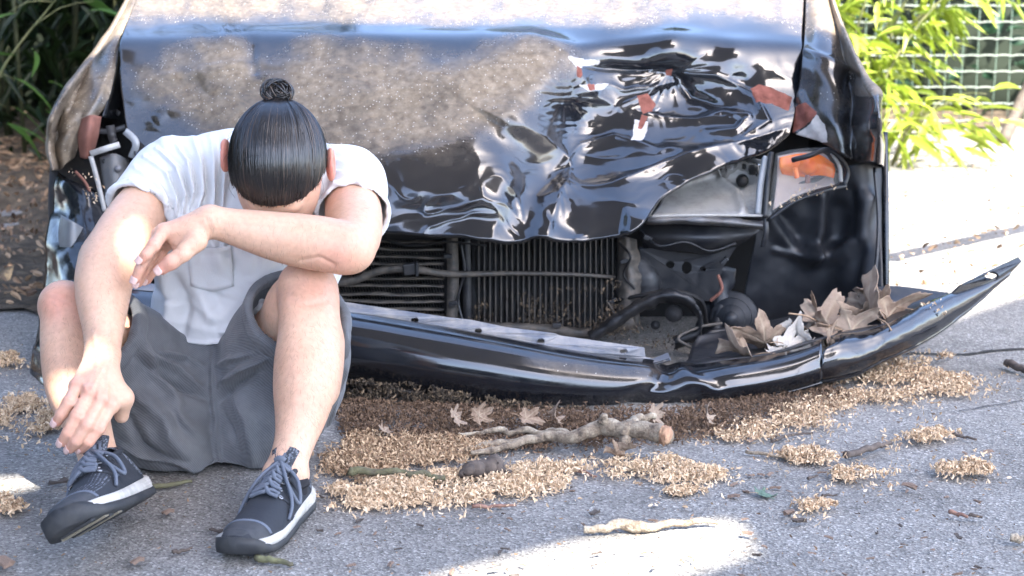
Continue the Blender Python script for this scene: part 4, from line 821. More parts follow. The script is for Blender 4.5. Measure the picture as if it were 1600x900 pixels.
torso.ell(Vector(HC_)+Vector(hf)*.075-Vector(hu)*.115, HAX, (.024, .018, .018), .015)
for px_, py_, s in ((352, 243, -1), (517, 257, 1)):
    e = Vector(P(px_, py_, 2.905)); torso.ell(e, [nrm((1, .25*s, 0)), nrm((-.25*s, 1, 0)), (0, 0, 1)], (.009, .019, .030), .006); torso.ell(e+Vector((s*.008, -.008, .002)), np.eye(3), (.005, .008, .016), .004, 's')
def arm(vox, sh, el, wr, rr):
    vox.chain([sh, mid(sh, el, .45), mid(sh, el, .85), el], rr[:4], .02)
    vox.chain([el, mid(el, wr, .3), mid(el, wr, .7), wr], rr[3:7], .02)
armL = sub((-2, 2.4, .05), (-.50, 3.2, .66))
limb(armL, [(262, 270, 3.07, 36), (238, 305, 3.01, 38), (212, 342, 2.94, 43), (192, 372, 2.89, 44), (176, 400, 2.855, 43), (166, 425, 2.83, 43), (161, 455, 2.80, 41.5), (161, 490, 2.765, 35), (161, 525, 2.73, 28.5), (160, 555, 2.695, 26)])
armL.cone(P(150, 405, 2.87), P(150, 440, 2.84), .026, .026, .03)
# image-left hand, back towards us, laid on the ankle
wrL = P(160, 556, 2.695)
kn = [P(121, 604, 2.632), P(141, 613, 2.618), P(158, 624, 2.615), P(173, 634, 2.622)]
for q, k_ in enumerate(kn): armL.cone(wrL+Vector((.006*(q-1.5), 0, 0)), k_, .0185, .0125, .012)
armL.cone(kn[0], kn[3], .011, .012, .010)
FL = [[kn[0], P(108, 628, 2.600), P(96, 648, 2.594), P(89, 659, 2.598)], [kn[1], P(121, 648, 2.583), P(106, 676, 2.576), P(98, 690, 2.583)],
      [kn[2], P(137, 663, 2.577), P(119, 689, 2.571), P(110, 701, 2.580)], [kn[3], P(154, 669, 2.588), P(138, 690, 2.580), P(128, 701, 2.588)]]
NAILS = []
def finger(vox, c, r0=.0112, r1=.0096, k=.002):
    vox.chain(c, [r0, r0*.96, r1*1.02, r1*.9], k)
    vox.ell(Vector(c[0])+Vector((0, -.003, .002)), np.eye(3), (.0118, .0118, .0118), .006); vox.ell(c[1], np.eye(3), (r0*1.04,)*3, .002)
for c in FL: finger(armL, c); NAILS.append((c[2], c[3], .0092))
armL.chain([mid(wrL, kn[3], .35), P(192, 622, 2.65), P(190, 650, 2.66)], [.02, .016, .012], .012)                     # thumb, behind the hand
armR = sub((-.75, 2.5, .3), (0, 3.2, .66))
limb(armR, [(548, 280, 3.06, 38), (550, 312, 2.975, 41), (553, 345, 2.89, 43), (553, 372, 2.83, 40), (545, 385, 2.80, 39), (510, 382, 2.79, 41), (470, 376, 2.785, 40), (430, 369, 2.78, 36), (390, 360, 2.775, 30.5), (355, 352, 2.77, 25), (330, 346, 2.765, 23.5)])
armR.ell(P(548, 398, 2.795), np.eye(3), (.032, .028, .026), .02)
wrR = P(326, 346, 2.765)
kn2 = [P(256, 362, 2.742), P(250, 367, 2.764), P(250, 374, 2.786), P(257, 381, 2.806)]
for q, k_ in enumerate(kn2): armR.cone(wrR+Vector((0, .006*(q-1.5), 0)), k_, .0205, .0140, .014)
armR.cone(P(302, 362, 2.755), P(284, 382, 2.75), .021, .018, .016)
FR = [[kn2[0], P(241, 383, 2.715), P(228, 398, 2.706), P(221, 406, 2.706)], [kn2[1], P(231, 397, 2.728), P(219, 420, 2.722), P(212, 436, 2.722)], [kn2[2], P(236, 402, 2.765), P(224, 426, 2.76), P(216, 442, 2.762)], [kn2[3], P(246, 408, 2.80), P(236, 426, 2.80), P(229, 438, 2.80)]]
for c in FR: finger(armR, c, .0110, .0092); NAILS.append((c[2], c[3], .0088))
armR.chain([P(306, 376, 2.735), P(286, 396, 2.718), P(268, 409, 2.712), P(253, 420, 2.712)], [.020, .0130, .0120, .0105], .008)
NAILS.append((P(266, 411, 2.712), P(252, 423, 2.712), .0115))
body = Vox(LO, HI, H); body.merge(legs); body.merge(torso); body.merge(armL, .003); body.merge(armR, .003)
BV, BF = body.mesh(); BV = relax(BV, BF, 2)

person = empty("person", (-.55, 2.95, 0), "person in white t-shirt and grey shorts sitting on the asphalt, head bowed onto one arm", "person")
m = M("skin", (.60, .38, .29), .48, IOR=1.4)
red = m.attr("red"); n1 = m.noise(18, 5, .6); n2 = m.noise(120, 3, .6); pale = m.ramp(m.math('ADD', m.math('MULTIPLY', n1, .5), m.math('MULTIPLY', m.noise(5, 3), .5)), [(.3, (.57, .335, .225)), (.7, (.65, .42, .295))])
c = m.mix(m.math('MULTIPLY', red, 1.15, True), pale, (.60, .22, .165)); c = m.mix(.35, c, m.ramp(n2, [(.35, .78), (.65, 1.1)]), 'MULTIPLY')
hairy = m.attr("hairy"); hs = m.ramp(m.noise(210, 2, .5, vec=m.co((1.6, 1.6, .30)), dist=.5), [(.56, 0.0), (.70, 1.0)])
c = m.mix(m.math('MULTIPLY', m.math('MULTIPLY', hairy, hs), .08), c, (.16, .09, .06))
m.set("Base Color", c); m.set("Subsurface Weight", .25); m.set("Subsurface Radius", (.012, .005, .003)); m.set("Subsurface Scale", .6)
m.bump(m.math('ADD', m.noise(300, 3, .6), m.math('MULTIPLY', m.noise(70, 4), 1.6)), .22, .0012); SKIN = m.m
red_ = np.zeros(len(BV))
def redspot(p, r, a):
    global red_; red_ = np.maximum(red_, a*np.exp(-(np.linalg.norm(BV-np.array(tuple(p)), axis=1)/r)**2))
for c in FL+FR:
    for q in c[1:]: redspot(q, .018, .38)
    redspot(c[3], .016, .55)
redspot(P(252, 423, 2.70), .03, .5); redspot(P(528, 395, 2.765), .035, .42); redspot(P(352, 243, 2.90), .04, .9); redspot(P(517, 257, 2.90), .04, .9); redspot(kneeL+Vector((0, -.05, .02)), .04, .45); redspot(kneeR+Vector((.02, -.05, -.0)), .045, .25)
for k_ in kn: redspot(k_+Vector((0, -.015, .01)), .015, .4)
for k_ in kn2: redspot(k_, .03, .3)
ax_, ay_ = pix(BV); hairy = (sm(ay_, 470, 520)*((ax_ > 390) | (ax_ < 150) | (BV[:, 1] > 2.74)))*(BV[:, 2] > .07)*(BV[:, 2] < .40)
handmask = np.linalg.norm(BV-np.array(tuple(mid(wrL, kn[1], .7))), axis=1) < .13; hairy = np.where(handmask & (ay_ < 712) & (BV[:, 1] < 2.68), 0, hairy)
# skin folds: wrist creases, elbow crease, knee wrinkles
BN = vnormals(BV, BF); d = np.zeros(len(BV)); vis = BN[:, 1] < .3
for poly, w, a in (([(322, 340), (326, 352), (330, 362)], 1.6, -.0022), ([(328, 340), (331, 350), (333, 358)], 1.4, -.0016), ([(470, 408), (500, 402), (522, 414)], 3, -.003), ([(86, 458), (112, 462)], 3, -.0015), ([(84, 470), (112, 474)], 3, -.0015), ([(136, 612), (130, 600)], 3, .0016), ([(152, 622), (158, 590)], 2.2, .0024), ([(140, 616), (160, 578)], 2.2, .0024), ([(168, 628), (168, 590)], 2.2, .0024), ([(455, 470), (480, 478), (510, 470)], 5, -.002), ([(102, 626), (114, 630)], 1.5, -.0014), ([(115, 645), (128, 650)], 1.5, -.0014), ([(131, 660), (144, 665)], 1.5, -.0014), ([(148, 667), (160, 671)], 1.5, -.0014), ([(170, 585), (176, 560), (172, 520)], 2.5, .0016), ([(150, 590), (152, 560), (146, 520)], 2.5, .0016), ([(440, 352), (400, 348), (350, 345)], 3, .0012), ([(150, 560), (172, 563)], 1.6, -.0012), ([(268, 384), (282, 392), (300, 392)], 2.5, -.0016)):
    d += a*np.exp(-(sdist(ax_, ay_, poly)[0]/w)**2)*vis
BV = BV+BN*d[:, None]
bo = mesh_obj("body", BV, BF, SKIN, None, attrs=dict(red=red_, hairy=hairy)); adopt(bo, person)
m = M("nail", (.70, .47, .41), .28); NAIL = m.m
for a, b, r in NAILS:
    dv = Vector(b)-Vector(a); dv.normalize(); up_ = Vector((0, -.75, .66)); up_ = (up_-dv*up_.dot(dv)).normalized(); sd_ = dv.cross(up_); V = []
    for i in range(6):
        for j in range(7):
            t = i/5; ang = (j/6-.5)*1.9; w = 1-.25*(2*t-1)**4; ang *= w; V.append(Vector(b)+dv*(-.004+t*.0125)+(up_*math.cos(ang)+sd_*math.sin(ang))*(r*(1.0-.10*t)))
    adopt(solid(mesh_obj("nail", V, grid_faces(6, 7), NAIL), .0008, 1), person)

def body_hair():
    rng = np.random.default_rng(12); N_ = vnormals(BV, BF); w = (np.clip(hairy, 0, 1)+.5*((ay_ < 600) & (ay_ > 300) & (BV[:, 0] < -.25) & ~((ax_ > 340) & (ax_ < 530) & (ay_ < 345)) & (np.abs(BV[:, 1]-2.78) < .12)))*(N_[:, 1] < .35); w = w/w.sum()
    idx = rng.choice(len(BV), 5200, p=w); p = BV[idx]; n = N_[idx]; dn = np.array([0, -.1, -1.0])+rng.normal(0, .35, (len(idx), 3)); dn -= n*(dn*n).sum(1)[:, None]; dn /= np.linalg.norm(dn, axis=1)[:, None]; L = rng.uniform(.006, .015, len(idx))[:, None]
    sd_ = np.cross(dn, n)*.00011; q = [p, p+dn*L*.5+n*L*.22, p+dn*L+n*L*.25]; V = np.stack([q[0]-sd_, q[0]+sd_, q[1]-sd_, q[1]+sd_, q[2]], 1).reshape(-1, 3); b = 5*np.arange(len(idx))[:, None]
    F = np.concatenate([b+[0, 1, 3, 2]]).tolist()+(b+[2, 3, 4]).tolist(); o = mesh_obj("body_hair", V, F, BHAIR, None); o["kind"] = "stuff"; adopt(o, person)
m = M("body_hair", (.15, .09, .055), .5); BHAIR = m.m
body_hair()
# ---- shirt
def axis_open(v, a, b, ra, rb): v.cone(a, b, ra, rb, .0, 's')
sh = Vox(LO, HI, H)
sh.chain([P(332, 570, 3.06), P(368, 470, 3.07), P(398, 362, 3.09), P(405, 335, 3.11)], [.118, .138, .168, .155], .04, sq=((0, 1, 0), .66))
sh.cone(P(288, 278, 3.09), P(525, 290, 3.09), .062, .062, .05); sh.cone(P(345, 282, 3.13), P(470, 290, 3.13), .066, .066, .05)
sh.cone(P(340, 272, 3.05), P(300, 276, 3.03), .055, .058, .04); sh.cone(P(500, 288, 3.03), P(545, 298, 3.03), .052, .052, .04)
slL, slR = mid(shL, elL, .46), mid(shR, elR, .50)
sh.cone(shL, slL+(elL-shL)*.1, .064, .066, .035); sh.cone(shR, slR+(elR-shR)*.1, .066, .067, .035)
sh.cone(P(300, 330, 3.0), P(280, 400, 3.02), .05, .05, .04)
def cut_tube(v, p, d, R):
    """cut a sleeve or trouser leg square past p (only near its axis) and hollow it"""
    dn = nrm(d); v.cone(Vector(p)+Vector(dn)*R, Vector(p)+Vector(dn)*(R+.12), R, R, .0, 's')
def cutplane(v, p, d, R, Lc):
    dn = nrm(d); p = np.array(tuple(p)); lo, hi = p-R-Lc, p+R+Lc; sl = v._sl(lo, hi); x, y, z = (v.ax[i][sl[i]] for i in range(3))
    q = [x[:, None, None]-p[0], y[None, :, None]-p[1], z[None, None, :]-p[2]]; t = q[0]*dn[0]+q[1]*dn[1]+q[2]*dn[2]; rr = np.sqrt(np.maximum(q[0]**2+q[1]**2+q[2]**2-t*t, 0))
    D = np.maximum(np.maximum(-t, t-Lc), rr-R); v._apply(sl, D.astype(np.float32), 0, 's')
cutplane(sh, slL, elL-shL, .10, .12); cutplane(sh, slR, elR-shR, .10, .12)
sh.cone(mid(shL, slL, .7), slL+(elL-shL)*.2, .057, .060, 0, 's'); sh.cone(mid(shR, slR, .7), slR+(elR-shR)*.2, .058, .060, 0, 's')
# hem
hemc = P(330, 556, 3.0); sh.half(hemc, (-.15, -.1, -1.0))
sh.chain([P(332, 575, 3.06), P(360, 500, 3.07)], [.108, .110], 0, 's', sq=((0, 1, 0), .66))
SV, SF = sh.mesh(); SV = relax(SV, SF, 4); SN = vnormals(SV, SF); px, py = pix(SV); q = np.stack([px, py], -1); vis = sm(-SN[:, 1], -.3, .25); d = np.zeros(len(SV))
def fold(poly, w, a): 
    global d
    dd, t, sg = sdist(px, py, poly); d = d+a*np.exp(-(dd/w)**2)*np.clip(np.sin(np.pi*np.clip(t, 0.03, .97)), 0, 1)**.6
# left shoulder: fan of creases into the armpit; right shoulder: rings over the upper arm
for poly, w, a in (([(212, 262), (240, 282), (262, 318), (268, 345)], 5, .006), ([(226, 245), (258, 268), (276, 310), (274, 350)], 5, .006), ([(245, 232), (276, 260), (290, 305), (280, 355)], 5, .007), ([(270, 218), (294, 252), (302, 300), (288, 350)], 5, .006), ([(300, 212), (312, 250), (316, 300), (300, 352)], 6, .006), ([(202, 280), (228, 296), (250, 325)], 4, .004),
                  ([(330, 215), (334, 260), (330, 320), (318, 360)], 7, .006), ([(352, 220), (350, 280), (345, 330)], 6, .005),
                  ([(520, 250), (560, 262), (596, 288)], 5, .005), ([(515, 268), (556, 278), (598, 306)], 5, .006), ([(512, 285), (552, 293), (598, 322)], 5, .006), ([(508, 300), (545, 308), (594, 336)], 4.5, .005), ([(512, 312), (550, 320), (588, 346)], 3.5, .004), ([(520, 236), (552, 246), (580, 262)], 6, .005), ([(505, 262), (492, 300), (488, 330)], 7, .007), ([(490, 290), (478, 330)], 5, .005),
                  ([(250, 420), (270, 470), (262, 530)], 14, .007), ([(300, 440), (330, 490), (420, 520)], 16, .006), ([(260, 500), (340, 522), (440, 505)], 11, .006), ([(400, 440), (410, 490), (395, 530)], 12, .006), ([(235, 530), (320, 538), (425, 522)], 5, .005), ([(440, 420), (425, 470), (420, 520)], 10, .007), ([(280, 360), (330, 372), (350, 420)], 10, .005), ([(240, 450), (300, 478)], 9, -.005), ([(330, 460), (390, 478), (420, 470)], 8, -.004), ([(350, 372), (345, 410)], 6, .004), ([(370, 500), (410, 510), (440, 490)], 5, .004)):
    fold(poly, w*.75, a*2.5); fold([(x+w*1.3, y+w*.4) for x, y in poly], w*.75, -a*2.3)
wq = q+18*np.stack([fbm(q/60, 2, 3), fbm(q/60, 2, 5)], -1)
d += .0045*vnoise(wq/np.array([30., 44.]), 7)+.0022*vnoise(wq/np.array([14., 22.]), 8); 
def hem_line(V, p, dirn, R, w=.018):
    t = (V-np.array(tuple(p)))@nrm(dirn); rr = np.linalg.norm(V-np.array(tuple(p)), axis=1); near = rr < R
    return near*(.0016*sm(t, -w-.002, -w+.002)-.0016*np.exp(-((t+w)/.0025)**2))
d = d*vis+hem_line(SV, slL, elL-shL, .11)+hem_line(SV, slR, elR-shR, .11)+hem_line(SV, hemc, (-.15, -.1, -1.0), .3, .014); vis = 1+0*vis
SV = SV+SN*(d*vis)[:, None]
# a rounded, stitched hem: thicken near the edges
m = M("white_cotton", (.80, .80, .805), .9); w_ = m.noise(420, 2, .6); m.set("Base Color", m.mix(m.ramp(m.noise(9, 4), [(.4, 0.0), (.7, .4)]), (.63, .625, .62), (.57, .555, .545)))
m.set("Sheen Weight", .12); m.bump(m.math('ADD', m.math('MULTIPLY', w_, .5), m.noise(45, 5, .65)), .32, .0025); COTTON = m.m
shirt = adopt(mesh_obj("shirt", SV, SF, COTTON, None), person)
# cuffs and hem: thin rolled bands
def ring_band(name, vox_pts, axis_p, axis_d, r, m_, parent):
    pass
def surface_y(V, F, N, qx, qy, rad=5):
    """distance (Y) of the front-most surface point near photo pixel qx, qy"""
    x, y = pix(V); mk = (np.abs(x-qx) < rad) & (np.abs(y-qy) < rad) & (N[:, 1] < .2); return float(V[mk, 1].min()) if mk.any() else None
pk = []
for j in range(10):
    for i in range(10):
        x = 292+68*i/9+6*j/9; y = 383+5*math.sin(i/9*3.14)*(1-j/9)+64*j/9+(9*(1-abs(i/4.5-1)) if j > 7 else 0); yy = surface_y(SV, SF, SN, x, y)
        pk.append((x, y, yy))
ys = [p[2] for p in pk if p[2]]; my = sum(ys)/len(ys)
adopt(solid(mesh_obj("pocket", [P(x, y, (yy or my)-.006+(.004 if 0 < k//10 else -.003)) for k, (x, y, yy) in enumerate(pk)], grid_faces(10, 10), COTTON), .003, 0), shirt)

# ---- shorts
st = Vox(LO, HI, H)
st.cone(hipL+Vector((0, .02, .03)), hipR+Vector((0, .02, .03)), .108, .108, .04)
kL, kR = mid(hipL, kneeL, .72), mid(hipR, kneeR, .80)
st.chain([hipL, mid(hipL, kneeL, .4), kL+(kneeL-hipL)*.1], [.115, .104, .092], .03); st.chain([hipR, mid(hipR, kneeR, .45), kR+(kneeR-hipR)*.1], [.115, .104, .092], .03)
# cloth hanging under the thighs to the ground
st.chain([P(225, 690, 2.94), P(300, 705, 2.93), P(400, 702, 2.95)], [.055, .06, .06], .05); st.chain([P(230, 640, 2.93), P(330, 640, 2.97), P(400, 660, 2.93)], [.07, .06, .06], .05)
st.cone(P(466, 610, 2.93), P(425, 690, 2.96), .064, .05, .05); st.cone(P(490, 560, 2.92), P(472, 630, 2.95), .060, .055, .04)
st.cone(P(330, 575, 3.02), P(330, 640, 2.97), .06, .05, .05)
cutplane(st, kL, kneeL-hipL, .16, .16); cutplane(st, kR, kneeR-hipR, .16, .16)
st.cone(mid(hipL, kL, .55), kL+(kneeL-hipL)*.2, .082, .084, 0, 's'); st.cone(mid(hipR, kR, .55), kR+(kneeR-hipR)*.2, .082, .084, 0, 's')
st.half((0, 0, .004), (0, 0, -1))
TV, TF = st.mesh(); TV = relax(TV, TF, 4); TN = vnormals(TV, TF); px, py = pix(TV); q = np.stack([px, py], -1); vis = sm(-TN[:, 1], -.3, .25); d = np.zeros(len(TV))
for poly, w, a in (([(332, 548), (330, 600), (334, 680), (350, 745)], 2.5, .0035), ([(325, 548), (323, 600), (326, 680), (340, 745)], 1.6, -.003), ([(225, 552), (270, 575), (318, 606)], 6, .007), ([(212, 560), (265, 598), (322, 620)], 7, -.006), ([(245, 550), (290, 560), (320, 575)], 5, .005), ([(415, 560), (380, 575), (338, 608)], 6, .007), ([(408, 580), (375, 600), (338, 625)], 7, -.006), ([(395, 552), (365, 560), (340, 572)], 5, .005),
                  ([(215, 520), (240, 580), (290, 640)], 9, .007), ([(205, 610), (250, 650), (300, 720)], 14, .008), ([(195, 640), (225, 690), (290, 735)], 10, -.006), ([(370, 610), (390, 660), (395, 730)], 14, .007), ([(345, 640), (370, 700)], 9, -.005), ([(540, 500), (535, 580), (505, 690)], 5, .005), ([(545, 520), (528, 610), (500, 700)], 3, -.004), ([(185, 690), (250, 712), (330, 742)], 5, .005), ([(260, 620), (290, 660), (330, 690)], 10, .005)):
    fold(poly, w*.8, a*2.9)
fold([(330, 596), (333, 660), (345, 748)], 22, -.030)
fold([(236, 640), (250, 690), (270, 735)], 44, .020); fold([(405, 600), (420, 660), (430, 720)], 40, .020)
wq = q+18*np.stack([fbm(q/60, 2, 13), fbm(q/60, 2, 15)], -1); d += .003*vnoise(wq/np.array([30., 40.]), 17)+.0012*vnoise(wq/np.array([11., 15.]), 18)
d = d*vis+1.5*hem_line(TV, kL, kneeL-hipL, .13, .022)+1.5*hem_line(TV, kR, kneeR-hipR, .13, .022); TV = TV+TN*d[:, None]; TV[:, 2] = np.maximum(TV[:, 2], .002)
m = M("grey_twill", (.06, .065, .072), .85); tc = m.co((1, 1, 1))
wv = m.n("ShaderNodeTexWave", p_wave_type='BANDS', p_bands_direction='DIAGONAL', Vector=tc, Scale=115.0, Distortion=2.0, Detail=2.0).outputs[1]
worn = m.ramp(m.noise(7, 5, .65), [(.42, 0.0), (.75, 1.0)])
m.set("Base Color", m.mix(m.math('MULTIPLY', worn, .75), m.mix(wv, (.066, .070, .076), (.115, .12, .127)), (.19, .193, .197))); m.set("Sheen Weight", .15); m.bump(m.math('ADD', wv, m.noise(160, 4)), .3, .0012); TWILL = m.m
shorts = adopt(mesh_obj("shorts", TV, TF, TWILL, None), person)

# ---- hair: a cap under thousands of strands combed back into a bun
bax = nrm(np.array(tuple(P(435, 158, 2.915)))-np.array(tuple(HC_)))           # direction of the knot
e1 = nrm(np.cross(bax, (0, -1, 0))); e2 = np.cross(bax, e1); e2 = e2 if e2[1] < 0 else -e2      # e2 looks to the camera
Rm = np.array(HAX); rad = np.array((.0835, .113, .112))
def surf(dirs, grow=0.0):
    dl = dirs@Rm.T; k = 1/np.sqrt(((dl/(rad+grow))**2).sum(-1)); return np.array(tuple(HC_))+dirs*k[..., None]
def th_max(phi):
    """hairline: distance (radians) from the knot for direction phi (0 = towards camera, +-pi = nape)"""
    a = np.abs((phi+np.pi) % (2*np.pi)-np.pi); return np.interp(a, [0, .35, .7, 1.05, 1.4, 1.8, 2.5, 3.2], [2.30, 2.27, 2.18, 1.98, 1.70, 1.5, 1.3, 1.2])
def strand_pts(phi, ts): 
    th = th_max(phi)[:, None]*(1-ts)[None]+.10*ts[None]; ph = phi[:, None]+0*th
    D = np.cos(th)[..., None]*bax+np.sin(th)[..., None]*(np.cos(ph)[..., None]*e2+np.sin(ph)[..., None]*e1); return D
phi = np.linspace(-np.pi, np.pi, 121); D = strand_pts(phi, np.linspace(-.01, 1, 40)); Vc = surf(D, -.001)+0
Vc += .0012*fbm(np.stack([phi[:, None]*14+0*D[..., 0], D[..., 2]*3], -1), 2, 4)[..., None]*D
m = M("hair_cap", (.012, .009, .008), .42); HAIRCAP = m.m
hair = adopt(mesh_obj("hair", Vc.reshape(-1, 3), grid_faces(121, 40), HAIRCAP, None), person)
m = M("hair_strand", (.018, .013, .011), .27); r = m.attr("tone"); m.set("Base Color", m.ramp(r, [(0, (.006, .005, .005)), (.75, (.016, .012, .010)), (1, (.06, .038, .026))])); m.set("Specular IOR Level", .6); HAIRS = m.m
def strands():
    rng = np.random.default_rng(2); n, kk = 3600, 13; ph = rng.uniform(-2.4, 2.4, n); ts = np.linspace(0, 1, kk); D = strand_pts(ph+.0*ts[0], ts); start = rng.uniform(-.02, .25, n)**1.0
    th = th_max(ph)[:, None]*(1-(start[:, None]+(1-start[:, None])*ts))+.12*(start[:, None]+(1-start[:, None])*ts)
    dph = ph[:, None]+.05*np.sin(ts*3+rng.uniform(0, 6, n)[:, None])*rng.normal(size=n)[:, None]*(1-ts*.4)+.02*rng.normal(size=(n, 1))
    D = np.cos(th)[..., None]*bax+np.sin(th)[..., None]*(np.cos(dph)[..., None]*e2+np.sin(dph)[..., None]*e1)
    lift = (.0004+.0022*rng.random(n)**2)[:, None]*np.sin(np.pi*np.clip(ts, .05, 1))[None]+.0004; clump = .0016*vnoise(np.stack([ph*16, 0*ph], -1), 3)
    C = surf(D)+D*(lift+clump[:, None])[..., None]; side = np.cross(np.gradient(C, axis=1), D); side /= np.linalg.norm(side, axis=-1)[..., None]+1e-9
    w = rng.uniform(.0005, .0011, n)[:, None, None]*np.sin(np.pi*np.clip(ts*.9+.08, 0, 1))[None, :, None]**.4
    V = np.stack([C-side*w, C+D*w*.7, C+side*w], 2)                                       # (n,kk,3,3)
    I = np.arange(n*kk*3).reshape(n, kk, 3); F = np.concatenate([np.stack([I[:, :-1, a], I[:, :-1, a+1], I[:, 1:, a+1], I[:, 1:, a]], -1).reshape(-1, 4) for a in (0, 1)])
    tone = np.repeat(rng.random(n)**1.6, kk*3); o = mesh_obj("strands", V.reshape(-1, 3), F, HAIRS, None, attrs=dict(tone=tone)); o["kind"] = "stuff"; o.parent = hair; o.matrix_parent_inverse = Matrix.Translation(person.location).inverted(); o.matrix_parent_inverse = Matrix.Identity(4)
    # a few stray hairs
    return o
strands()
def ell_tubes(name, loops, r, m_, parent, seg=7):
    b = Bag(); tn = []
    for pts in loops:
        V, F = tube_data(catmull(pts, 26), np.interp(np.linspace(0, 1, 26), [0, .1, .9, 1], [r*.6, r, r, r*.6]), seg); b.add(V, F); tn += [random.random()]*len(V)
    me = np.concatenate(b.V); o = mesh_obj(name, me, b.F, m_, None, attrs=dict(tone=tn)); o.parent = parent; return o
def bun():
    rng = np.random.default_rng(6); c = np.array(tuple(P(434, 146, 2.91))); loops = []
    for k in range(230):
        R = rng.uniform(.008, .025); ph = rng.uniform(0, 6.28); ax = nrm(np.array([.15, -.75, .6])+rng.normal(size=3)*.38); u = nrm(np.cross(ax, (.2, .5, 1))); v = np.cross(ax, u); t = np.linspace(ph, ph+4.4, 9)
        loops.append(c+np.cos(t)[:, None]*u*R*1.05+np.sin(t)[:, None]*v*R*.9+rng.normal(0, .002, 3)+np.array([0, 0, .002]))
    ell_tubes("bun", loops, .0014, HAIRS, hair)
    b = Bag(); cc = np.array(tuple(P(435, 165, 2.905)))
    for k in range(7):
        t = np.linspace(0, 2*np.pi, 30); R = .021+.002*math.sin(k); C = cc+np.cos(t)[:, None]*np.array([R, 0, .003*math.sin(k*2)])+np.sin(t)[:, None]*np.array([0, R, 0])+np.array([0, 0, (k-3)*.0028+.0])+.0012*np.sin(9*t+k)[:, None]*np.array([0, 0, 1]); V, F = tube_data(C, .0033, 7); b.add(V, F)
    o = b.build("hair_tie", plain("elastic", (.012, .014, .022), .7, .2, 60), None); o.parent = hair
    rng2 = np.random.default_rng(8); bag = Bag()
    for k in range(110):
        p0 = rng2.uniform(-1.9, 1.9); th = rng2.uniform(.12, 1.9); D = np.cos(th)*bax+np.sin(th)*(math.cos(p0)*e2+math.sin(p0)*e1); a = surf(D[None])[0]; tang = nrm(np.cross(D, rng2.normal(size=3))*.6-np.array([0, 0, .4])); L = rng2.uniform(.02, .06)
        V, F = tube_data(catmull([a, a+tang*L*.5+D*L*.14, a+tang*L+D*L*.10*rng2.normal()], 10), [.00024]*10, 3); bag.add(V, F)
    o = bag.build("stray_hair", HAIRS, None); o.parent = hair; o["kind"] = "stuff"
bun()

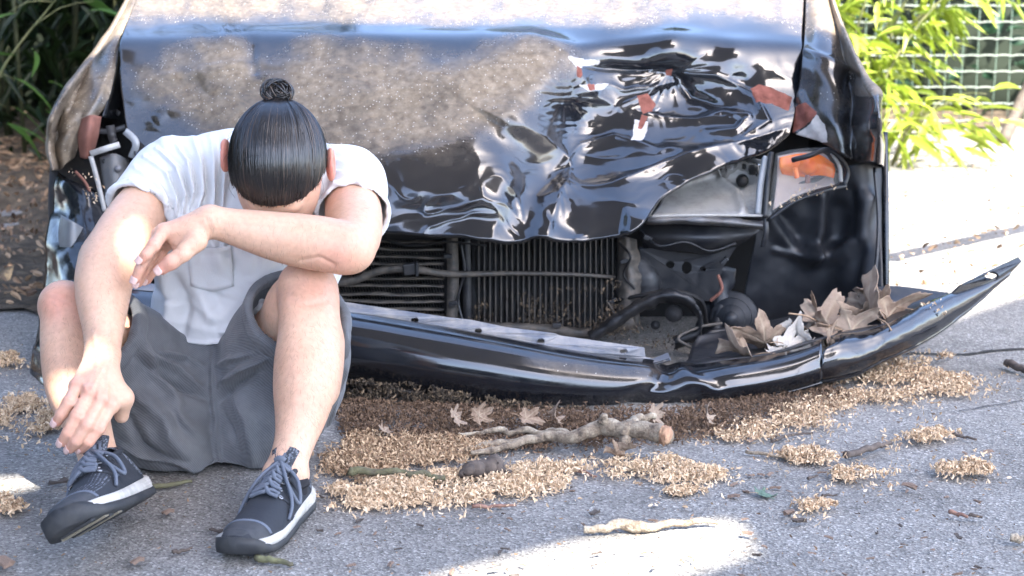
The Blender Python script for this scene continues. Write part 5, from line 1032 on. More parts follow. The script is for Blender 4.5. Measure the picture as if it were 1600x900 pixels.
# ---- shoes
m = M("knit", (.03, .034, .042), .8); v_ = m.vor(260); m.set("Base Color", m.ramp(v_, [(.2, (.17, .185, .215)), (.55, (.03, .034, .042))])); m.bump(v_, .5, .0015); KNIT = m.m
UPPER = plain("suede", (.014, .017, .023), .75, .35, 45, (.06, .062, .07)); MIDS = plain("midsole", (.50, .475, .43), .65, .7, 24, (.20, .18, .15)); OUTS = plain("outsole", (.022, .024, .027), .6, .45, 26, (.11, .105, .095)); LACE = plain("lace", (.10, .115, .145), .8, .3, 70, (.2, .21, .23)); EYE = plain("eyelet", (.55, .56, .58), .3, .2, 60, Metallic=.7)
TREAD = plain('tan_tread', (.20, .175, .125), .7, .5, 30, (.1, .09, .07)); SOCK = plain("sock", (.012, .012, .015), .9, .2, 60, (.05, .05, .05))
def shoe(ankle, dirn, L, roll, mirror, label, K=1.0, off=(0, 0, 0)):
    """local axes: x heel->toe, y sideways, z up from the sole"""
    X = Vector(dirn).normalized(); Z0 = Vector((0, 0, 1)); Z0 = (Z0-X*Z0.dot(X)).normalized(); Y0 = Z0.cross(X); Rr = Matrix.Rotation(roll, 3, X); Z = Rr @ Z0; Yv = Rr @ Y0
    heel = Vector(ankle)-X*(.21*L)-Z*.088+Vector(off)
    low = min((heel+X*(x*L)+Yv*y*K+Z*(z-.004)*K).z for x in (.05, .3, .6, .8) for y in (-.044, .044) for z in (0, .006)); heel.z -= low
    T = lambda x, y, z: heel+X*(x*L)+Yv*(y*mirror*K)+Z*(z*K)
    root = bpy.data.objects.new("shoe", None); root.location = heel; COL.objects.link(root); adopt(root, person); root["label"] = label; inv = Matrix.Translation(Vector(heel)).inverted()
    def part(o): o.parent = root; o.matrix_parent_inverse = inv; return o
    xs = [0, .04, .12, .25, .4, .55, .7, .82, .92, .98, 1.0]; wl = [.018, .030, .036, .037, .037, .042, .049, .048, .039, .024, .006]; cy = [0, 0, 0, .001, .003, .004, .003, 0, -.003, -.005, -.006]; spring = [.010, .003, 0, 0, 0, 0, .001, .004, .008, .013, .016]
    wl2 = [.034, .035, .036, .037, .037, .042, .048, .050, .050, .050, .050]
    def slab(name, z0, z1, grow, mat, sel=(0, 1)):
        n = 70; t = sel[0]+(sel[1]-sel[0])*(.5-.5*np.cos(np.pi*np.linspace(0, 1, n))); W = np.interp(t, xs, wl2)*np.sqrt(np.clip(1-np.clip((t-.80)/.2, 0, 1)**2.2, .004, 1))*np.sqrt(np.clip(1-np.clip((.12-t)/.12, 0, 1)**2, .02, 1))+grow; C = np.interp(t, xs, cy); S = np.interp(t, xs, spring); rows = []
        from_ = [(-1, 0, .0), (-1.02, .5, 0), (-1, 1, 0), (-.5, 1, .001), (.5, 1, .001), (1, 1, 0), (1.02, .5, 0), (1, 0, 0), (.5, 0, -.001), (-.5, 0, -.001)]
        V = [T(t[i], C[i]+W[i]*a, S[i]+(z0(t[i]) if callable(z0) else z0)*(1-b)+(z1(t[i]) if callable(z1) else z1)*b+e) for i in range(n) for a, b, e in from_]
        F = grid_faces(n, 10, True).tolist()+[list(range(10))[::-1], list(range((n-1)*10, n*10))]; return part(mesh_obj(name, V, F, mat))
    mz = lambda t: .030-.010*t+.004*math.sin(t*20)*0
    slab("midsole", .008, mz, .004, MIDS, (0, .99)); slab("outsole", -.004, lambda t: .009+.016*float(sm(np.float64(t), .86, .97)), .0047, OUTS)
    # grooves of the tread and wavy lines along the midsole
    for k in range(5):
        x = .56+.085*k; w = float(np.interp(x, xs, wl))*.8; s = float(np.interp(x, xs, spring)); V, F = box_data(T(x, 0, s-.0055), (T(x, w, 0)-T(x, 0, 0))+(T(.02, 0, 0)-T(0, 0, 0))*(1-2*(k % 2)), (T(.026, 0, 0)-T(0, 0, 0)), (T(0, 0, .0022)-T(0, 0, 0))); part(bev(mesh_obj("tread", V, F, (OUTS, TREAD)[k % 2], smooth=False), .001))
    for z in (.014, .019, .024):
        pts = [T(x, -(float(np.interp(x, xs, wl))+.0047), float(np.interp(x, xs, spring))+z*(1-.25*x)) for x in np.linspace(.03, .55, 14)]; part(tube("midsole_line", pts, .0011, plain("groove", (.38, .35, .30), .7, .5, 40), n=40, seg=5))
        pts = [T(x, (float(np.interp(x, xs, wl))+.0047), float(np.interp(x, xs, spring))+z*(1-.25*x)) for x in np.linspace(.03, .55, 14)]; part(tube("midsole_line", pts, .0011, MIDS, n=40, seg=5))
    # upper: loft of arches
    ux = [.0, .03, .10, .20, .30, .42, .55, .70, .84, .94, .985]; uh = [.060, .085, .098, .096, .092, .086, .072, .055, .044, .036, .024]; uw = [.012, .024, .032, .034, .035, .038, .043, .046, .041, .028, .010]
    def up_pt(t, a, grow=0.0):
        w = np.interp(t, ux, uw)+grow; hh = np.interp(t, ux, uh)+grow; c0 = np.interp(t, xs, cy); s0 = np.interp(t, xs, spring)+.016; ca, sa = math.cos(a), math.sin(a); e = .62 if t < .35 else .85
        return T(t, c0+w*math.copysign(abs(ca)**e, ca)*(1-.28*sa*(t < .5)), s0+(hh-.016)*abs(sa)**(.9))
    nA = 25; nX = 46; tx = np.linspace(0.0, .985, nX)
    V = []; F = []
    for i in range(nX):
        for j in range(nA): V.append(up_pt(tx[i], math.pi*j/(nA-1)))
    for i in range(nX-1):
        for j in range(nA-1):
            a = j/(nA-2)
            if .06 < tx[i] < .36 and .32 < a < .68: continue                                    # collar opening
            F.append([i*nA+j, i*nA+j+1, (i+1)*nA+j+1, (i+1)*nA+j])
    o = part(solid(mesh_obj("upper", V, F, UPPER), .003, 1)); F2 = []
    def patch(name, t0, t1, a0, a1, grow, mat, n=16, thick=.0015):
        V = [up_pt(t0+(t1-t0)*i/(n-1), a0+(a1-a0)*j/(n-1), grow) for i in range(n) for j in range(n)]; return part(solid(mesh_obj(name, V, grid_faces(n, n), mat), thick, 1))
    patch("toe_cap", .83, .98, .05, math.pi-.05, .0022, plain("toe_suede", (.03, .032, .036), .7, .5, 40, (.12, .12, .125)))
    patch("knit_panel", .55, .83, .55, math.pi-.55, .0015, KNIT); patch("knit_panel", .50, .72, .12, .5, .0012, KNIT); patch("knit_panel", .50, .72, math.pi-.5, math.pi-.12, .0012, KNIT)
    patch("trim", .815, .835, .25, math.pi-.25, .0035, LACE, 12); patch("trim", .40, .56, .40, .47, .003, LACE, 8); patch("trim", .40, .56, math.pi-.47, math.pi-.40, .003, LACE, 8); patch("heel_panel", .0, .12, .2, math.pi-.2, .003, KNIT, 14)
    patch("tongue", .26, .56, 1.12, math.pi-1.12, .004, KNIT); V = [up_pt(.27-.03*i, 1.15+j*.17, .004+.008*i) for i in range(4) for j in range(6)]; part(solid(mesh_obj("tongue", V, grid_faces(4, 6), KNIT), .005, 0))
    V = [up_pt(.262-.022*i, 1.38+j*.19, .010+.006*i) for i in range(3) for j in range(3)]; part(solid(mesh_obj("tongue_tag", V, grid_faces(3, 3), LACE), .001, 1))
    for s_ in (1, -1):
        for k in range(5):
            a = math.pi/2+s_*(.44+.02*k); b = math.pi/2+s_*1.15; t = .30+.065*k
            part(tube("overlay", [up_pt(t, a, .004), up_pt(t-.02, (a+b)/2, .004), up_pt(t-.05, b, .002)], .0026, UPPER, n=10, seg=6))
            t_ = np.linspace(0, 6.28, 14); c0 = np.array(up_pt(t, a+s_*.05, .0055)); ex, ey = np.array(X), nrm(np.cross(np.array(X), c0-np.array(up_pt(t, a+s_*.05, 0)))); C = c0+.0032*np.cos(t_)[:, None]*ex+.0032*np.sin(t_)[:, None]*ey; V, F = tube_data(C, .0010, 5); part(mesh_obj("eyelet", V, F, EYE))
    for k in range(5):                                                                        # zigzag laces
        t = .30+.065*k; a = .46; pts = [up_pt(t+(0 if s_ < 0 else .03), math.pi/2+s_*a*(abs(s_)), .009+.004*(1-abs(s_))) for s_ in (-1, -.5, 0, .5, 1)]; C = catmull(pts, 18); V, F = tube_data(C, .0034, 8); part(mesh_obj("lace", V, F, LACE))
        pts = [up_pt(t+(.03 if s_ < 0 else 0), math.pi/2+s_*a*(abs(s_)), .010+.006*(1-abs(s_))) for s_ in (-1, -.5, 0, .5, 1)]; C = catmull(pts, 18); V, F = tube_data(C, .0034, 8); part(mesh_obj("lace", V, F, LACE))
    kx = up_pt(.29, math.pi/2, .016)
    for s_ in (-1, 1):                                                                          # bow and loose ends
        p1 = up_pt(.36, math.pi/2+s_*.9, .022); p2 = up_pt(.46, math.pi/2+s_*1.25, .018); p3 = up_pt(.44, math.pi/2+s_*.7, .014)
        part(tube("lace", [kx, p1, p2, p3, kx], .0032, LACE, n=40, seg=7)); part(tube("lace", [kx, up_pt(.42, math.pi/2+s_*.5, .018), up_pt(.56, math.pi/2+s_*1.1, .010), up_pt(.62, math.pi/2+s_*1.3, .006)], .0029, LACE, n=24, seg=7))
    part(tube("lace", [kx-Yv*.008, kx+Z*.004, kx+Yv*.008], .0055, LACE, n=10, seg=8))
    # sock and collar
    an = Vector(ankle); part(tube("sock", [an+Vector((0, .003, -.004)), an+Vector((0, .002, -.02)), T(.2, 0, .06)], (.0375, .040, .034), SOCK, seg=24, n=12))
    part(tube("collar", [up_pt(.36, .32*math.pi, .002), up_pt(.2, .30*math.pi, .003), up_pt(.07, .34*math.pi, .004), up_pt(.035, .5*math.pi, .006), up_pt(.07, .66*math.pi, .004), up_pt(.2, .70*math.pi, .003), up_pt(.36, .68*math.pi, .002)], .0055, UPPER, n=50, seg=8))
    part(tube("heel_tab", [up_pt(0, .5*math.pi, .004), up_pt(.01, .5*math.pi, .016)], .006, UPPER, n=4))
    return root
shoe(ankL, (-.15, -.95, .15), .29, .56, 1, "black running shoe rolled so that its tread shows", .98, (.014, -.05, 0))
shoe(ankR, (-.24, -.96, -.01), .275, .05, 1, "black running shoe with grey laces, toe pointing at the viewer", .88)
# ================================================================== LITTER
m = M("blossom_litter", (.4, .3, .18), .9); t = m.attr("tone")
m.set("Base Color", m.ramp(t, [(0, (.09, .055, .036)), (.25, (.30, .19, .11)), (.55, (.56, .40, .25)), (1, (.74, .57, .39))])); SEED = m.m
m = M("mud_crumbs", (.05, .04, .03), .95); t = m.attr("tone"); m.set("Base Color", m.ramp(t, [(0, (.018, .014, .011)), (.6, (.06, .045, .032)), (1, (.22, .16, .10))])); MUD = m.m
def flakes(name, pts, size, mat, seed, tone=(.0, 1.0), parent=None, dirup=.5):
    """many small curled bracts in one mesh"""
    rng = np.random.default_rng(seed); n = len(pts)
    base = np.array([(-1, -.28, 0), (-.2, -.42, .28), (.6, -.25, .2), (1.1, 0, -.05), (.6, .25, .2), (-.2, .42, .28), (-1, .28, 0), (-.2, 0, .05), (.5, 0, .02)])*.5
    F0 = np.array([[0, 1, 7, 6], [1, 2, 8, 7], [7, 8, 4, 5], [6, 7, 5, 5], [2, 3, 3, 8], [8, 3, 3, 4]])
    a = rng.uniform(0, 6.28, n); b = rng.normal(0, dirup, n); c = rng.uniform(0, 6.28, n); s = size*rng.uniform(.55, 1.35, n)
    ca, sa, cb, sb, cc, sc = np.cos(a), np.sin(a), np.cos(b), np.sin(b), np.cos(c), np.sin(c)
    Rz = np.stack([np.stack([ca, -sa, 0*a], -1), np.stack([sa, ca, 0*a], -1), np.stack([0*a, 0*a, 1+0*a], -1)], 1); Ry = np.stack([np.stack([cb, 0*b, sb], -1), np.stack([0*b, 1+0*b, 0*b], -1), np.stack([-sb, 0*b, cb], -1)], 1); Rx = np.stack([np.stack([1+0*c, 0*c, 0*c], -1), np.stack([0*c, cc, -sc], -1), np.stack([0*c, sc, cc], -1)], 1)
    Rm_ = Rz@Ry@Rx; V = np.einsum('nij,kj->nki', Rm_, base)*s[:, None, None]+np.asarray(pts)[:, None]
    F = (F0[None]+9*np.arange(n)[:, None, None]).reshape(-1, 4); F = [list(dict.fromkeys(f)) for f in F.tolist()]
    tn = np.repeat(np.clip(tone[0]+(tone[1]-tone[0])*rng.random(n)**.8, 0, 1), 9); o = mesh_obj(name, V.reshape(-1, 3), F, mat, parent, False, dict(tone=tn)); return o
def in_poly(poly, n, rng, edge=6, solid_=0):
    poly = np.asarray(poly, float); out = []
    lo, hi = poly.min(0)-edge, poly.max(0)+edge
    while len(out) < n:
        q = rng.uniform(lo, hi, (n*2, 2)); nz = fbm(q/np.array([26., 12.]), 3, 5); r = region(q[:, 0]+9*nz, q[:, 1]+5*nz, poly, edge); pt = np.clip(.62+1.5*fbm(q/np.array([44., 16.]), 3, 23), .06, 1)**(1-solid_); k = rng.random(len(q)) < r*pt; out += [(*p, v) for p, v in zip(q[k], r[k])]
    return np.array(out[:n])
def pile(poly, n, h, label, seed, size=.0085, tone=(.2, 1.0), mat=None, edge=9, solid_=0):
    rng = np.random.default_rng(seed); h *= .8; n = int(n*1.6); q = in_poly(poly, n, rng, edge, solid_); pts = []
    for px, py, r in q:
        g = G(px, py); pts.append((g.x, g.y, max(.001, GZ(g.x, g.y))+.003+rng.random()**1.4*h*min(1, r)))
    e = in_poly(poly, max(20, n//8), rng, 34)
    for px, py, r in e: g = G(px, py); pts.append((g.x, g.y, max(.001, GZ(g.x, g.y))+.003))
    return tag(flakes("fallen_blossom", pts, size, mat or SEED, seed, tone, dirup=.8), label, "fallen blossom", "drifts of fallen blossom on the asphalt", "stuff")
pile([(505, 775), (530, 762), (640, 744), (760, 740), (840, 728), (900, 733), (985, 716), (1060, 722), (1135, 743), (1100, 752), (1000, 752), (930, 746), (880, 760), (800, 778), (700, 788), (600, 792), (520, 788)], 6500, .018, "long pale drift of fallen blossom in front of the branch", 1, tone=(.42, 1))
pile([(505, 705), (560, 682), (700, 684), (790, 696), (740, 716), (660, 735), (560, 748), (512, 738)], 4200, .015, "brown drift of withered blossom beside the man's shorts", 2, tone=(.1, .62))
pile([(1060, 694), (1150, 662), (1300, 612), (1390, 566), (1440, 548), (1480, 558), (1420, 575), (1500, 588), (1590, 594), (1572, 608), (1460, 626), (1350, 647), (1200, 682), (1100, 696)], 3900, .011, "long drift of blossom under the torn right end of the bumper", 3, tone=(.15, .95))
pile([(515, 622), (700, 636), (870, 646), (1050, 644), (1300, 600), (1330, 622), (1160, 670), (1050, 692), (780, 700), (540, 684)], 9500, .011, "dark crumbs and withered blossom under the bumper, blackened further to paint in the shade", 4, tone=(.0, .12), solid_=.8)  # tone lowered and cover thickened so the litter's colour supplies the shade
k = 10
for poly, n, lab in (([(1215, 712), (1270, 705), (1320, 714), (1326, 721), (1280, 730), (1235, 722)], 620, "oval clump of blossom with a twig at its left end"), ([(1300, 738), (1340, 732), (1396, 745), (1350, 752), (1305, 748)], 480, "flat clump of blossom just below the clump with the twig"),
                     ([(1464, 732), (1510, 720), (1556, 734), (1530, 745), (1470, 748)], 520, "rightmost round clump of blossom on the asphalt"), ([(1390, 688), (1450, 668), (1502, 679), (1440, 690)], 480, "clump of blossom caught on the long dark twig"),
                     ([(1240, 790), (1270, 781), (1306, 790), (1280, 799), (1245, 798)], 260, "smallest round clump of blossom above the brown bark chips"), ([(1020, 770), (1060, 764), (1106, 770), (1060, 776)], 230, "thin streak of blossom below the long pale drift"),
                     ([(-10, 632), (60, 622), (92, 640), (96, 668), (70, 684), (-10, 660)], 1500, "brown drift of blossom against the left side of the car"), ([(-5, 560), (26, 556), (42, 566), (30, 574), (-5, 574)], 330, "small clump of blossom at the left edge on grey asphalt"), ([(-5, 778), (20, 780), (42, 792), (20, 802), (-5, 800)], 330, "clump of blossom left of the tilted shoe")):
    k += 1; pile(poly, n, .014, lab, k, tone=(.25, 1), edge=4)
def sparse(name, px0, px1, py0, py1, n, size, label, seed, tone, z=.012):
    rng = np.random.default_rng(seed); pts = []
    for i in range(n):
        g = G(rng.uniform(px0, px1), py0+(py1-py0)*rng.random()); pts.append((g.x, g.y, z))
    tag(flakes(name, pts, size, SEED, seed, tone, dirup=.3), label, "litter", None, "stuff")
sparse("leaf_litter", 1385, 1640, 212, 470, 420, .022, "dry brown leaf bits scattered over the sunlit asphalt", 31, (.0, .7))
sparse("ground_crumbs", -40, 1640, 600, 930, 900, .006, "tiny dark crumbs scattered over the grey asphalt", 32, (.0, .3), .003)
rng = np.random.default_rng(33); pts = np.stack([rng.uniform(-3.4, -1.1, 4200), rng.uniform(4.1, 7.6, 4200), .03+0*rng.random(4200)], -1); pts[:, 2] = .02+.03*fbm(pts[:, :2]*4, 4, 3)+.02
tag(flakes("leaf_litter", pts, .03, SEED, 33, (.0, .38), dirup=.35), "brown leaf litter covering the soil at the left", "litter", None, "stuff")
# mud and wet leaf crumbs stuck along the bumper's lower lip: part of the car
rng = np.random.default_rng(41); q = in_poly([(536, 592), (640, 600), (760, 622), (880, 636), (1000, 640), (1050, 640), (1000, 652), (860, 654), (700, 640), (536, 624)], 5200, rng, 5)
pts = Pn(q[:, 0], q[:, 1]+2, np.interp(q[:, 0], [540, 870, 1050], [3.34, 3.30, 3.33])-.002-.016*rng.random(len(q)))
mo = flakes("mud", pts, .010, MUD, 41, (0, 1), dirup=1.0); mo["kind"] = "stuff"; adopt(mo, car)
rng = np.random.default_rng(43); q = np.concatenate([in_poly([(1200, 318), (1260, 292), (1320, 284), (1322, 292), (1265, 302), (1205, 336)], 40, rng, 3), in_poly([(88, 262), (140, 266), (170, 300), (150, 320), (120, 290)], 30, rng, 3), in_poly([(1440, 478), (1474, 468), (1478, 490), (1460, 492)], 26, rng, 3)])
pts = Pn(q[:, 0], q[:, 1], np.where(q[:, 0] < 300, 3.84, np.where(q[:, 0] > 1400, 3.545, 3.73))); ob = flakes("caught_blossom", pts, .0075, SEED, 43, (.3, 1), dirup=1.0); ob["kind"] = "stuff"; adopt(ob, car)

rng = np.random.default_rng(47); q = np.concatenate([in_poly([(735, 470), (970, 440), (975, 520), (735, 512)], 900, rng, 8), in_poly([(560, 480), (700, 490), (700, 505), (560, 492)], 120, rng, 5), in_poly([(920, 500), (1080, 520), (1060, 545), (930, 535)], 260, rng, 6)])
pts = Pn(q[:, 0], q[:, 1], np.where(q[:, 0] > 915, 3.735, 3.835)+.01*rng.random(len(q))); ob = flakes("grime", pts, .007, MUD, 47, (.1, 1), dirup=1.0); ob["kind"] = "stuff"; adopt(ob, car)
# ---- branches and sticks
m = M("pale_bark", (.45, .37, .28), .8); nz = m.noise(34, 7, .7); c = m.ramp(nz, [(.34, (.08, .06, .045)), (.45, (.26, .20, .14)), (.56, (.40, .33, .24)), (.68, (.55, .47, .36))]); c = m.mix(.6, c, m.ramp(m.noise(220, 4, .7), [(.3, .45), (.7, 1.25)]), 'MULTIPLY'); m.set("Base Color", c); m.bump(m.math('ADD', m.noise(90, 6, .7), m.noise(260, 4)), .9, .004); PBARK = m.m
CUT = simple("torn_wood", (.30, .15, .09), (.55, .36, .22), 70, .8, .8, .003); MOSS = simple("mossy_bark", (.09, .075, .055), (.16, .16, .08), 35, .9, .9, .004); DBARK = simple("dark_twig", (.045, .035, .03), (.13, .10, .08), 60, .85, .7, .002); RBARK = simple("reddish_twig", (.16, .08, .06), (.30, .17, .12), 60, .8, .7, .002); CHIP = simple("bark_chip", (.17, .11, .08), (.36, .25, .18), 50, .85, .8, .003)
def on_ground(pts, rs, lift=0):
    C = []
    for (px, py), r in zip(pts, rs): g = G(px, py); C.append((g.x, g.y, max(0, GZ(g.x, g.y))+r+lift))
    return C
def gnarled(name, C, rs, n, seed, mat, parent, amp=.0045):
    c = catmull(C, n); c[1:-1] += amp*np.stack([fbm(np.stack([np.linspace(0, 9, n), 0*np.linspace(0, 1, n)+k], -1), 3, seed) for k in range(3)], -1)[1:-1]; rr = np.interp(np.linspace(0, 1, n), np.linspace(0, 1, len(rs)), rs)*(1+.14*np.abs(fbm(np.stack([np.linspace(0, 13, n), 0*np.linspace(0, 1, n)], -1), 3, seed+4)))
    V, F = tube_data(c, rr, 14); a = np.repeat(c, 14, 0); V = a+(V-a)*(1+.09*fbm(V*60, 3, seed))[:, None]; o = mesh_obj(name, V, F, mat); return adopt(o, parent) if parent else o
def stick(name, pts, rs, mat, label, cat, group=None, wob=.06, n=30, lift=0):
    return tag(gnarled(name, on_ground(pts, rs, lift), rs, n, int(pts[0][0]), mat, None, .5*max(rs)), label, cat, group)
br = empty("branch", G(900, 690), "thick pale broken branch with a torn reddish end in front of the bumper", "branch")
C = [P(738, 712, 3.0), P(800, 703, 3.01), P(858, 688, 3.03), P(900, 690, 3.0), P(940, 676, 2.99), P(985, 680, 2.96), P(1038, 690, 2.92)]
C = []
for (px, py), z in zip(((735, 716), (800, 708), (858, 698), (900, 706), (940, 704), (985, 710), (1040, 722)), (.012, .014, .02, .03, .045, .05, .05)): g = G(px, py); C.append((g.x, g.y, z))
gnarled("limb", C, (.004, .006, .008, .010, .0135, .015, .0165), 90, 5, PBARK, br)
c3, c5 = Vector(C[3]), Vector(C[5])
gnarled("side_shoot", [c3, c3+Vector((-.05, .05, -.008)), c3+Vector((-.13, .075, -.014)), c3+Vector((-.22, .07, -.016))], (.008, .006, .005, .003), 40, 9, PBARK, br)
gnarled("side_shoot", [c5, c5+Vector((.01, .05, .002)), c5+Vector((.05, .09, -.004))], (.010, .008, .005), 20, 12, PBARK, br)
gnarled("side_shoot", [c5+Vector((-.01, -.004, 0)), c5+Vector((-.016, -.03, -.024)), c5+Vector((-.03, -.05, -.04))], (.010, .008, .004), 16, 15, PBARK, br)
e = Vector(C[-1]); dv = (e-Vector(C[-2])).normalized(); adopt(tube("torn_end", [e-dv*.004, e+dv*.007], (.018, .013), CUT, seg=12, n=6, wob=.2), br)
adopt(tube("knot", [Vector(C[4])+Vector((0, -.008, .012)), Vector(C[4])+Vector((.004, -.012, .028))], (.010, .006), PBARK, n=6, wob=.1), br)
stick("stick", [(672, 716), (740, 706), (800, 698), (836, 690)], (.004, .006, .008, .008), PBARK, "thin grey stick lying across the left end of the pale branch", "stick", None, .05)
stick("stick", [(545, 752), (600, 752), (650, 756), (695, 760)], (.007, .006, .006, .004), MOSS, "mossy dark stick lying on the pale drift of blossom", "stick", None, .12, lift=.012)
stick("bark_piece", [(722, 758), (745, 752), (775, 748), (796, 752)], (.006, .014, .014, .005), DBARK, "curved black piece of bark on the pale blossom", "bark", None, .12, lift=.012)
stick("stick", [(912, 833), (940, 832), (975, 828), (1000, 828), (1060, 823), (1122, 820)], (.006, .007, .009, .006, .005, .003), PBARK, "pale stick lying in the sunlit patch near the bottom edge", "stick", None, .14, 50)
tw = [([(842, 740), (880, 737), (905, 738), (932, 746)], .003, RBARK, "thin reddish twig on top of the pale blossom drift"), ([(1322, 716), (1352, 706), (1392, 695)], .006, DBARK, "dark flaking twig running into the clump of blossom"), ([(1488, 680), (1526, 688)], .003, DBARK, "thin dark twig sticking out right of the caught clump"),
      ([(738, 794), (770, 793), (806, 791)], .003, RBARK, "short reddish twig below the pale drift"), ([(1206, 692), (1236, 682), (1270, 678)], .003, DBARK, "bent black twig below the bumper's right half"), ([(1572, 572), (1588, 578), (1612, 588)], .008, DBARK, "dark stick at the right edge by the crack"), ([(225, 766), (260, 762), (300, 754)], .004, MOSS, "greenish twig between the two shoes"),
      ([(1514, 806), (1535, 810)], .003, DBARK, "tiny black twig in the lower right corner"), ([(1578, 846), (1604, 845)], .006, PBARK, "grey stick end at the lower right edge"), ([(1284, 776), (1308, 775)], .0025, DBARK, "short twig above the smallest clump of blossom"), ([(1484, 803), (1512, 809)], .0035, RBARK, "straight reddish twig at the right on bare asphalt"),
      ([(270, 866), (300, 858)], .003, DBARK, "black twig between the shoes near the bottom edge"), ([(1262, 750), (1278, 744)], .0025, DBARK, "tiny twig below the oval clump of blossom"), ([(1165, 708), (1212, 714), (1240, 716)], .003, PBARK, "pale twig poking out of the oval clump"), ([(400, 876), (430, 880), (458, 884)], .005, MOSS, "mossy twig under the toe of the right shoe")]
for pts, r, mt, lab in tw: stick("twig", pts, [r*1.1]+[r]*(len(pts)-2)+[r*.6], mt, lab, "twig", "twigs lying on the asphalt", .12, 12)

# ---- dry plane leaves
m = M("dry_leaf", (.35, .24, .16), .75); r = m.rand(); nz = m.noise(30, 5, .6); v_ = m.ramp(m.noise(8, 3), [(.35, (.20, .125, .08)), (.65, (.42, .30, .21))]); c = m.mix(m.math('MULTIPLY', r, .6), v_, (.46, .37, .29)); c = m.mix(m.math('MULTIPLY', nz, .45), c, (.13, .08, .05)); c = m.mix(m.math('MULTIPLY', m.attr('vein'), .6), c, (.52, .42, .30)); m.set("Base Color", c); m.bump(m.noise(60, 4), .5, .003)
tr = m.n("ShaderNodeBsdfTranslucent", Color=(.40, .24, .12)); mx = m.n("ShaderNodeMixShader", Fac=.15, i1=m.b.outputs[0], i2=tr.outputs[0]); m.nt.links.new(mx.outputs[0], m.nt.nodes["Material Output"].inputs[0]); DRY = m.m
GREYLEAF = simple("bleached_leaf", (.42, .38, .33), (.62, .57, .50), 40, .85, .6, .003)
def plane_leaf(size, curl, seed, mat):
    rng = np.random.default_rng(seed); nA, nR = 96, 14; th = np.linspace(-np.pi, np.pi, nA, endpoint=False); out = np.zeros(nA)
    for a0, w, h in ((0, .60, 1.0), (1.0, .50, .88), (-1.0, .50, .86), (1.95, .5, .66), (-1.95, .48, .64)): out = np.maximum(out, h*np.exp(-np.abs((th-a0)/w)**1.7))
    out = np.maximum(out, .42)*(1+.06*np.sign(np.sin(th*19+rng.uniform(0, 6)))*(out > .4)); out[np.abs(th) > 2.9] = .22
    R = np.linspace(0, 1, nR)[:, None]*out[None]*size; X, Y = R*np.cos(th), R*np.sin(th)
    k1, k2 = rng.uniform(.6, 1.3, 2)*curl; ph = rng.uniform(0, 6); rr = R/size
    cr = fbm(np.stack([X/size*4, Y/size*4], -1), 3, seed); vein = np.zeros_like(X)
    for a0 in (0, 1.0, -1.0, 1.95, -1.95): vein = np.maximum(vein, np.exp(-((np.angle(np.exp(1j*(th-a0)))[None]*R/size)/.022)**2)*(np.abs(np.angle(np.exp(1j*(th-a0))))[None] < 1))
    Z = size*(.09*cr*rr+.02*vein+.55*k1*(Y/size)**2*np.sign(k1)+.35*k2*np.sin(X/size*2.6+ph)*rr+.10*curl*np.sin(th*5+ph)*rr**2+.22*curl*rr**3*np.sin(2*th+ph))
    Y = Y*(1-.30*curl*rr); V = np.stack([X, Y, Z], -1).reshape(-1, 3); me = bpy.data.meshes.new("dry_leaf"); me.from_pydata(V.tolist(), [], grid_faces(nR, nA, True).tolist()); at = me.attributes.new('vein', 'FLOAT', 'POINT'); at.data.foreach_set('value', vein.ravel().astype(np.float32)); me.materials.append(mat); me.polygons.foreach_set("use_smooth", [True]*len(me.polygons)); return me
LM = [plane_leaf(1, c_, 50+i, DRY) for i, c_ in enumerate((.7, 1.1, 1.4, .9))]; LMG = plane_leaf(1, 1.6, 60, GREYLEAF)
def leaf(loc, size, rot, me, label, group, k_=1.0):
    size *= k_
    o = bpy.data.objects.new("dry_leaf", me); COL.objects.link(o); o.location = loc; o.rotation_euler = [math.radians(a) for a in rot]; o.scale = (size,)*3; solid(o, .012, 0); tag(o, label, "dry leaf", group)
    sd_ = random.random(); st_ = tube("stalk", [(-.22, 0, .02), (-.5, .05*sd_, .06), (-.85, .1*sd_, .02)], (.018, .014, .016), DRYST, seg=6, n=8); st_.parent = o; return o
m = simple("leaf_stalk", (.25, .16, .10), (.40, .28, .18), 40, .8, .3); DRYST = m
gb = "dry leaves heaped in the torn bumper"
for px, py, Y, sz, rot, k, lab in ((1362, 492, 3.56, .105, (62, -8, 100), 1, "large upright dry leaf at the right end of the bumper heap"), (1388, 500, 3.585, .085, (70, 20, 60), 2, "folded dry leaf standing rightmost in the bumper heap"), (1290, 506, 3.56, .10, (28, 16, 30), 0, "broad dry leaf lying over the middle of the bumper heap"),
                                    (1330, 518, 3.52, .075, (75, 10, 10), 3, "narrow dry leaf upright above the crack in the bumper"), (1196, 536, 3.53, .075, (48, -18, 200), 1, "pointed dry leaf standing at the left of the bumper heap"), (1168, 556, 3.46, .06, (25, 10, 150), 2, "small tan dry leaf leftmost in the bumper heap"),
                                    (1300, 536, 3.46, .055, (70, 0, 80), 0, "small dry leaf jammed in the crack of the bumper"), (1340, 500, 3.60, .085, (50, 24, 220), 3, "dry leaf curled behind the heap in the bumper"), (1375, 478, 3.63, .075, (80, 0, 140), 0, "topmost dry leaf of the bumper heap"), (1262, 512, 3.60, .07, (40, -10, 300), 2, "dry leaf half buried at the back of the bumper heap")):
    leaf(P(px, py, Y), sz*1.25, rot, LM[k], lab, gb)
for px, py, Y, sz, rot, lab in ((1232, 538, 3.50, .07, (20, 10, 40), "bleached crumpled leaf in the middle of the bumper heap"), (1256, 530, 3.53, .06, (40, -20, 160), "pale shrivelled leaf just right of the bleached one"), (1214, 546, 3.48, .05, (10, 25, 260), "small pale shrivelled leaf left of the bleached one")): leaf(P(px, py, Y), sz, rot, LMG, lab, gb)
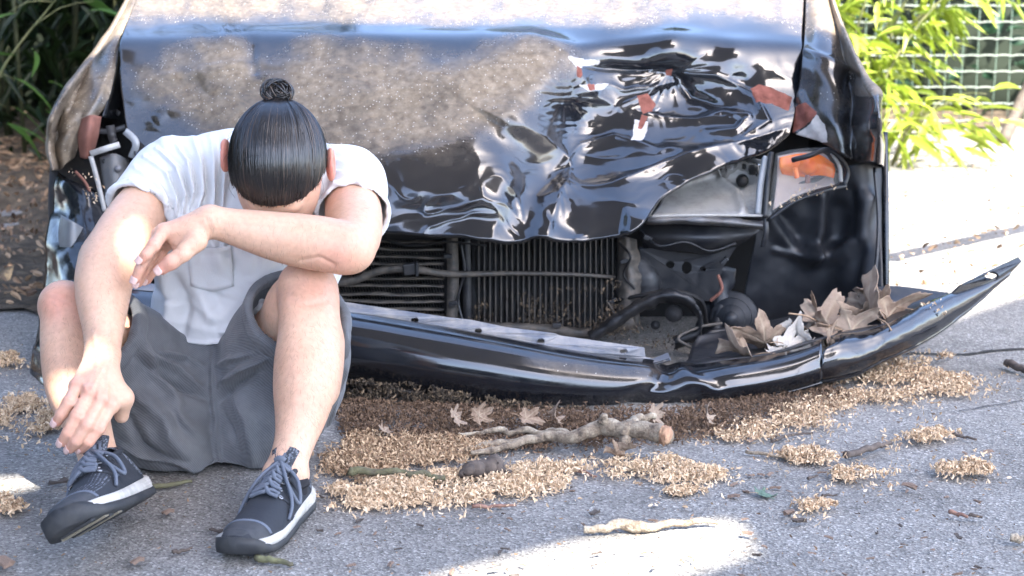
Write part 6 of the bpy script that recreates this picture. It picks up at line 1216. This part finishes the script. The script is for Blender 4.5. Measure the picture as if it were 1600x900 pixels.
gu = "dry leaves on the ground under the bumper"
for px, py, sz, rot, k, z, lab in ((712, 680, .06, (60, 10, 80), 0, .035, "tan dry leaf standing under the bumper left of the grey one"), (748, 676, .06, (70, -10, 40), 3, .035, "grey-brown dry leaf standing under the bumper"), (822, 678, .065, (40, 20, 10), 1, .03, "dark reddish leaf above the thin stick"), (868, 676, .06, (65, 0, 120), 2, .03, "curled leaf just behind the pale branch"),
                               (1022, 678, .06, (75, 20, 60), 0, .04, "pale leaf leaning on the bumper's lowest point"), (1106, 678, .055, (65, -20, 100), 3, .035, "greyish leaf standing right of the branch end"), (988, 722, .06, (20, 30, 150), 1, .025, "star shaped leaf under the branch end"), (965, 728, .05, (30, -10, 210), 2, .02, "small star shaped leaf left of the one under the branch end"), (600, 690, .05, (30, 10, 80), 1, .02, "small brown leaf by the man's shorts")):
    g = G(px, py); leaf((g.x, g.y, z), sz, rot, LM[k], lab, gu, .6)
leaf(G(1190, 776)+Vector((0, 0, .006)), .03, (10, 5, 20), plane_leaf(1, .6, 71, simple("green_leaf", (.06, .11, .07), (.12, .17, .12), 40, .6, .2)), "small green leaf scrap on the bare asphalt", "dry leaves on the ground under the bumper")
# ---- chips
def chip_mesh(seed):
    rng = np.random.default_rng(seed); bm = bmesh.new(); bmesh.ops.create_cube(bm, size=1); bmesh.ops.subdivide_edges(bm, edges=bm.edges[:], cuts=1)
    for v in bm.verts: v.co = Vector(v.co)*Vector((1, .42, .15))+Vector(rng.normal(0, .07, 3))
    me = bpy.data.meshes.new("bark_chip"); bm.to_mesh(me); bm.free(); me.materials.append((CHIP, DBARK, CHIP)[seed % 3]); return me
CM = [chip_mesh(i) for i in range(6)]
big = [(262, 803, .028, "red-brown bark chip right of the tilted shoe"), (338, 832, .024, "brown bark chip left of the right shoe"), (1148, 778, .022, "brown bark chip below the end of the pale drift"), (1172, 690, .02, "reddish chip right of the branch end"), (1250, 816, .026, "tan bark chip below the smallest clump"), (1232, 803, .03, "pale folded bark chip left of the tan one"), (1212, 764, .02, "reddish chip below the oval clump"), (1497, 840, .018, "orange-brown chip alone at the lower right"), (1545, 708, .022, "brown chip above the rightmost clump"), (1168, 835, .02, "dark red chip at the corner of the sunlit patch"), (930, 803, .022, "dark brown chip above the pale stick"), (1422, 762, .030, "black curled chip below the rightmost clump"), (214, 880, .028, "mossy chip at the bottom edge by the tilted shoe"), (92, 757, .036, "dark bark strip left of the tilted shoe"), (2, 886, .05, "dark wood piece in the lower left corner"), (1172, 745, .018, "tiny reddish chip right of the drift's tip"), (500, 830, .012, "tiny dark chip right of the right shoe")]
rng = np.random.default_rng(61)
for i, (px, py, s_, lab) in enumerate(big):
    o = bpy.data.objects.new("bark_chip", CM[i % 6]); COL.objects.link(o); g = G(px, py); o.location = (g.x, g.y, s_*.14); o.rotation_euler = (0, rng.normal(0, .1), rng.uniform(0, 6)); s_ *= .85; o.scale = (s_,)*3; tag(o, lab, "bark chip", "bark chips on the asphalt")
for i in range(120):
    px, py = rng.uniform(480, 1610), rng.uniform(690, 905)
    o = bpy.data.objects.new("bark_chip", CM[rng.integers(6)]); COL.objects.link(o); g = G(px, py); s_ = rng.uniform(.005, .013); o.location = (g.x, g.y, s_*.12); o.rotation_euler = (0, rng.normal(0, .15), rng.uniform(0, 6)); o.scale = (s_*1.3, s_, s_); tag(o, "tiny brown crumb of bark on bare grey asphalt", "bark crumb", "tiny bark crumbs on the asphalt")
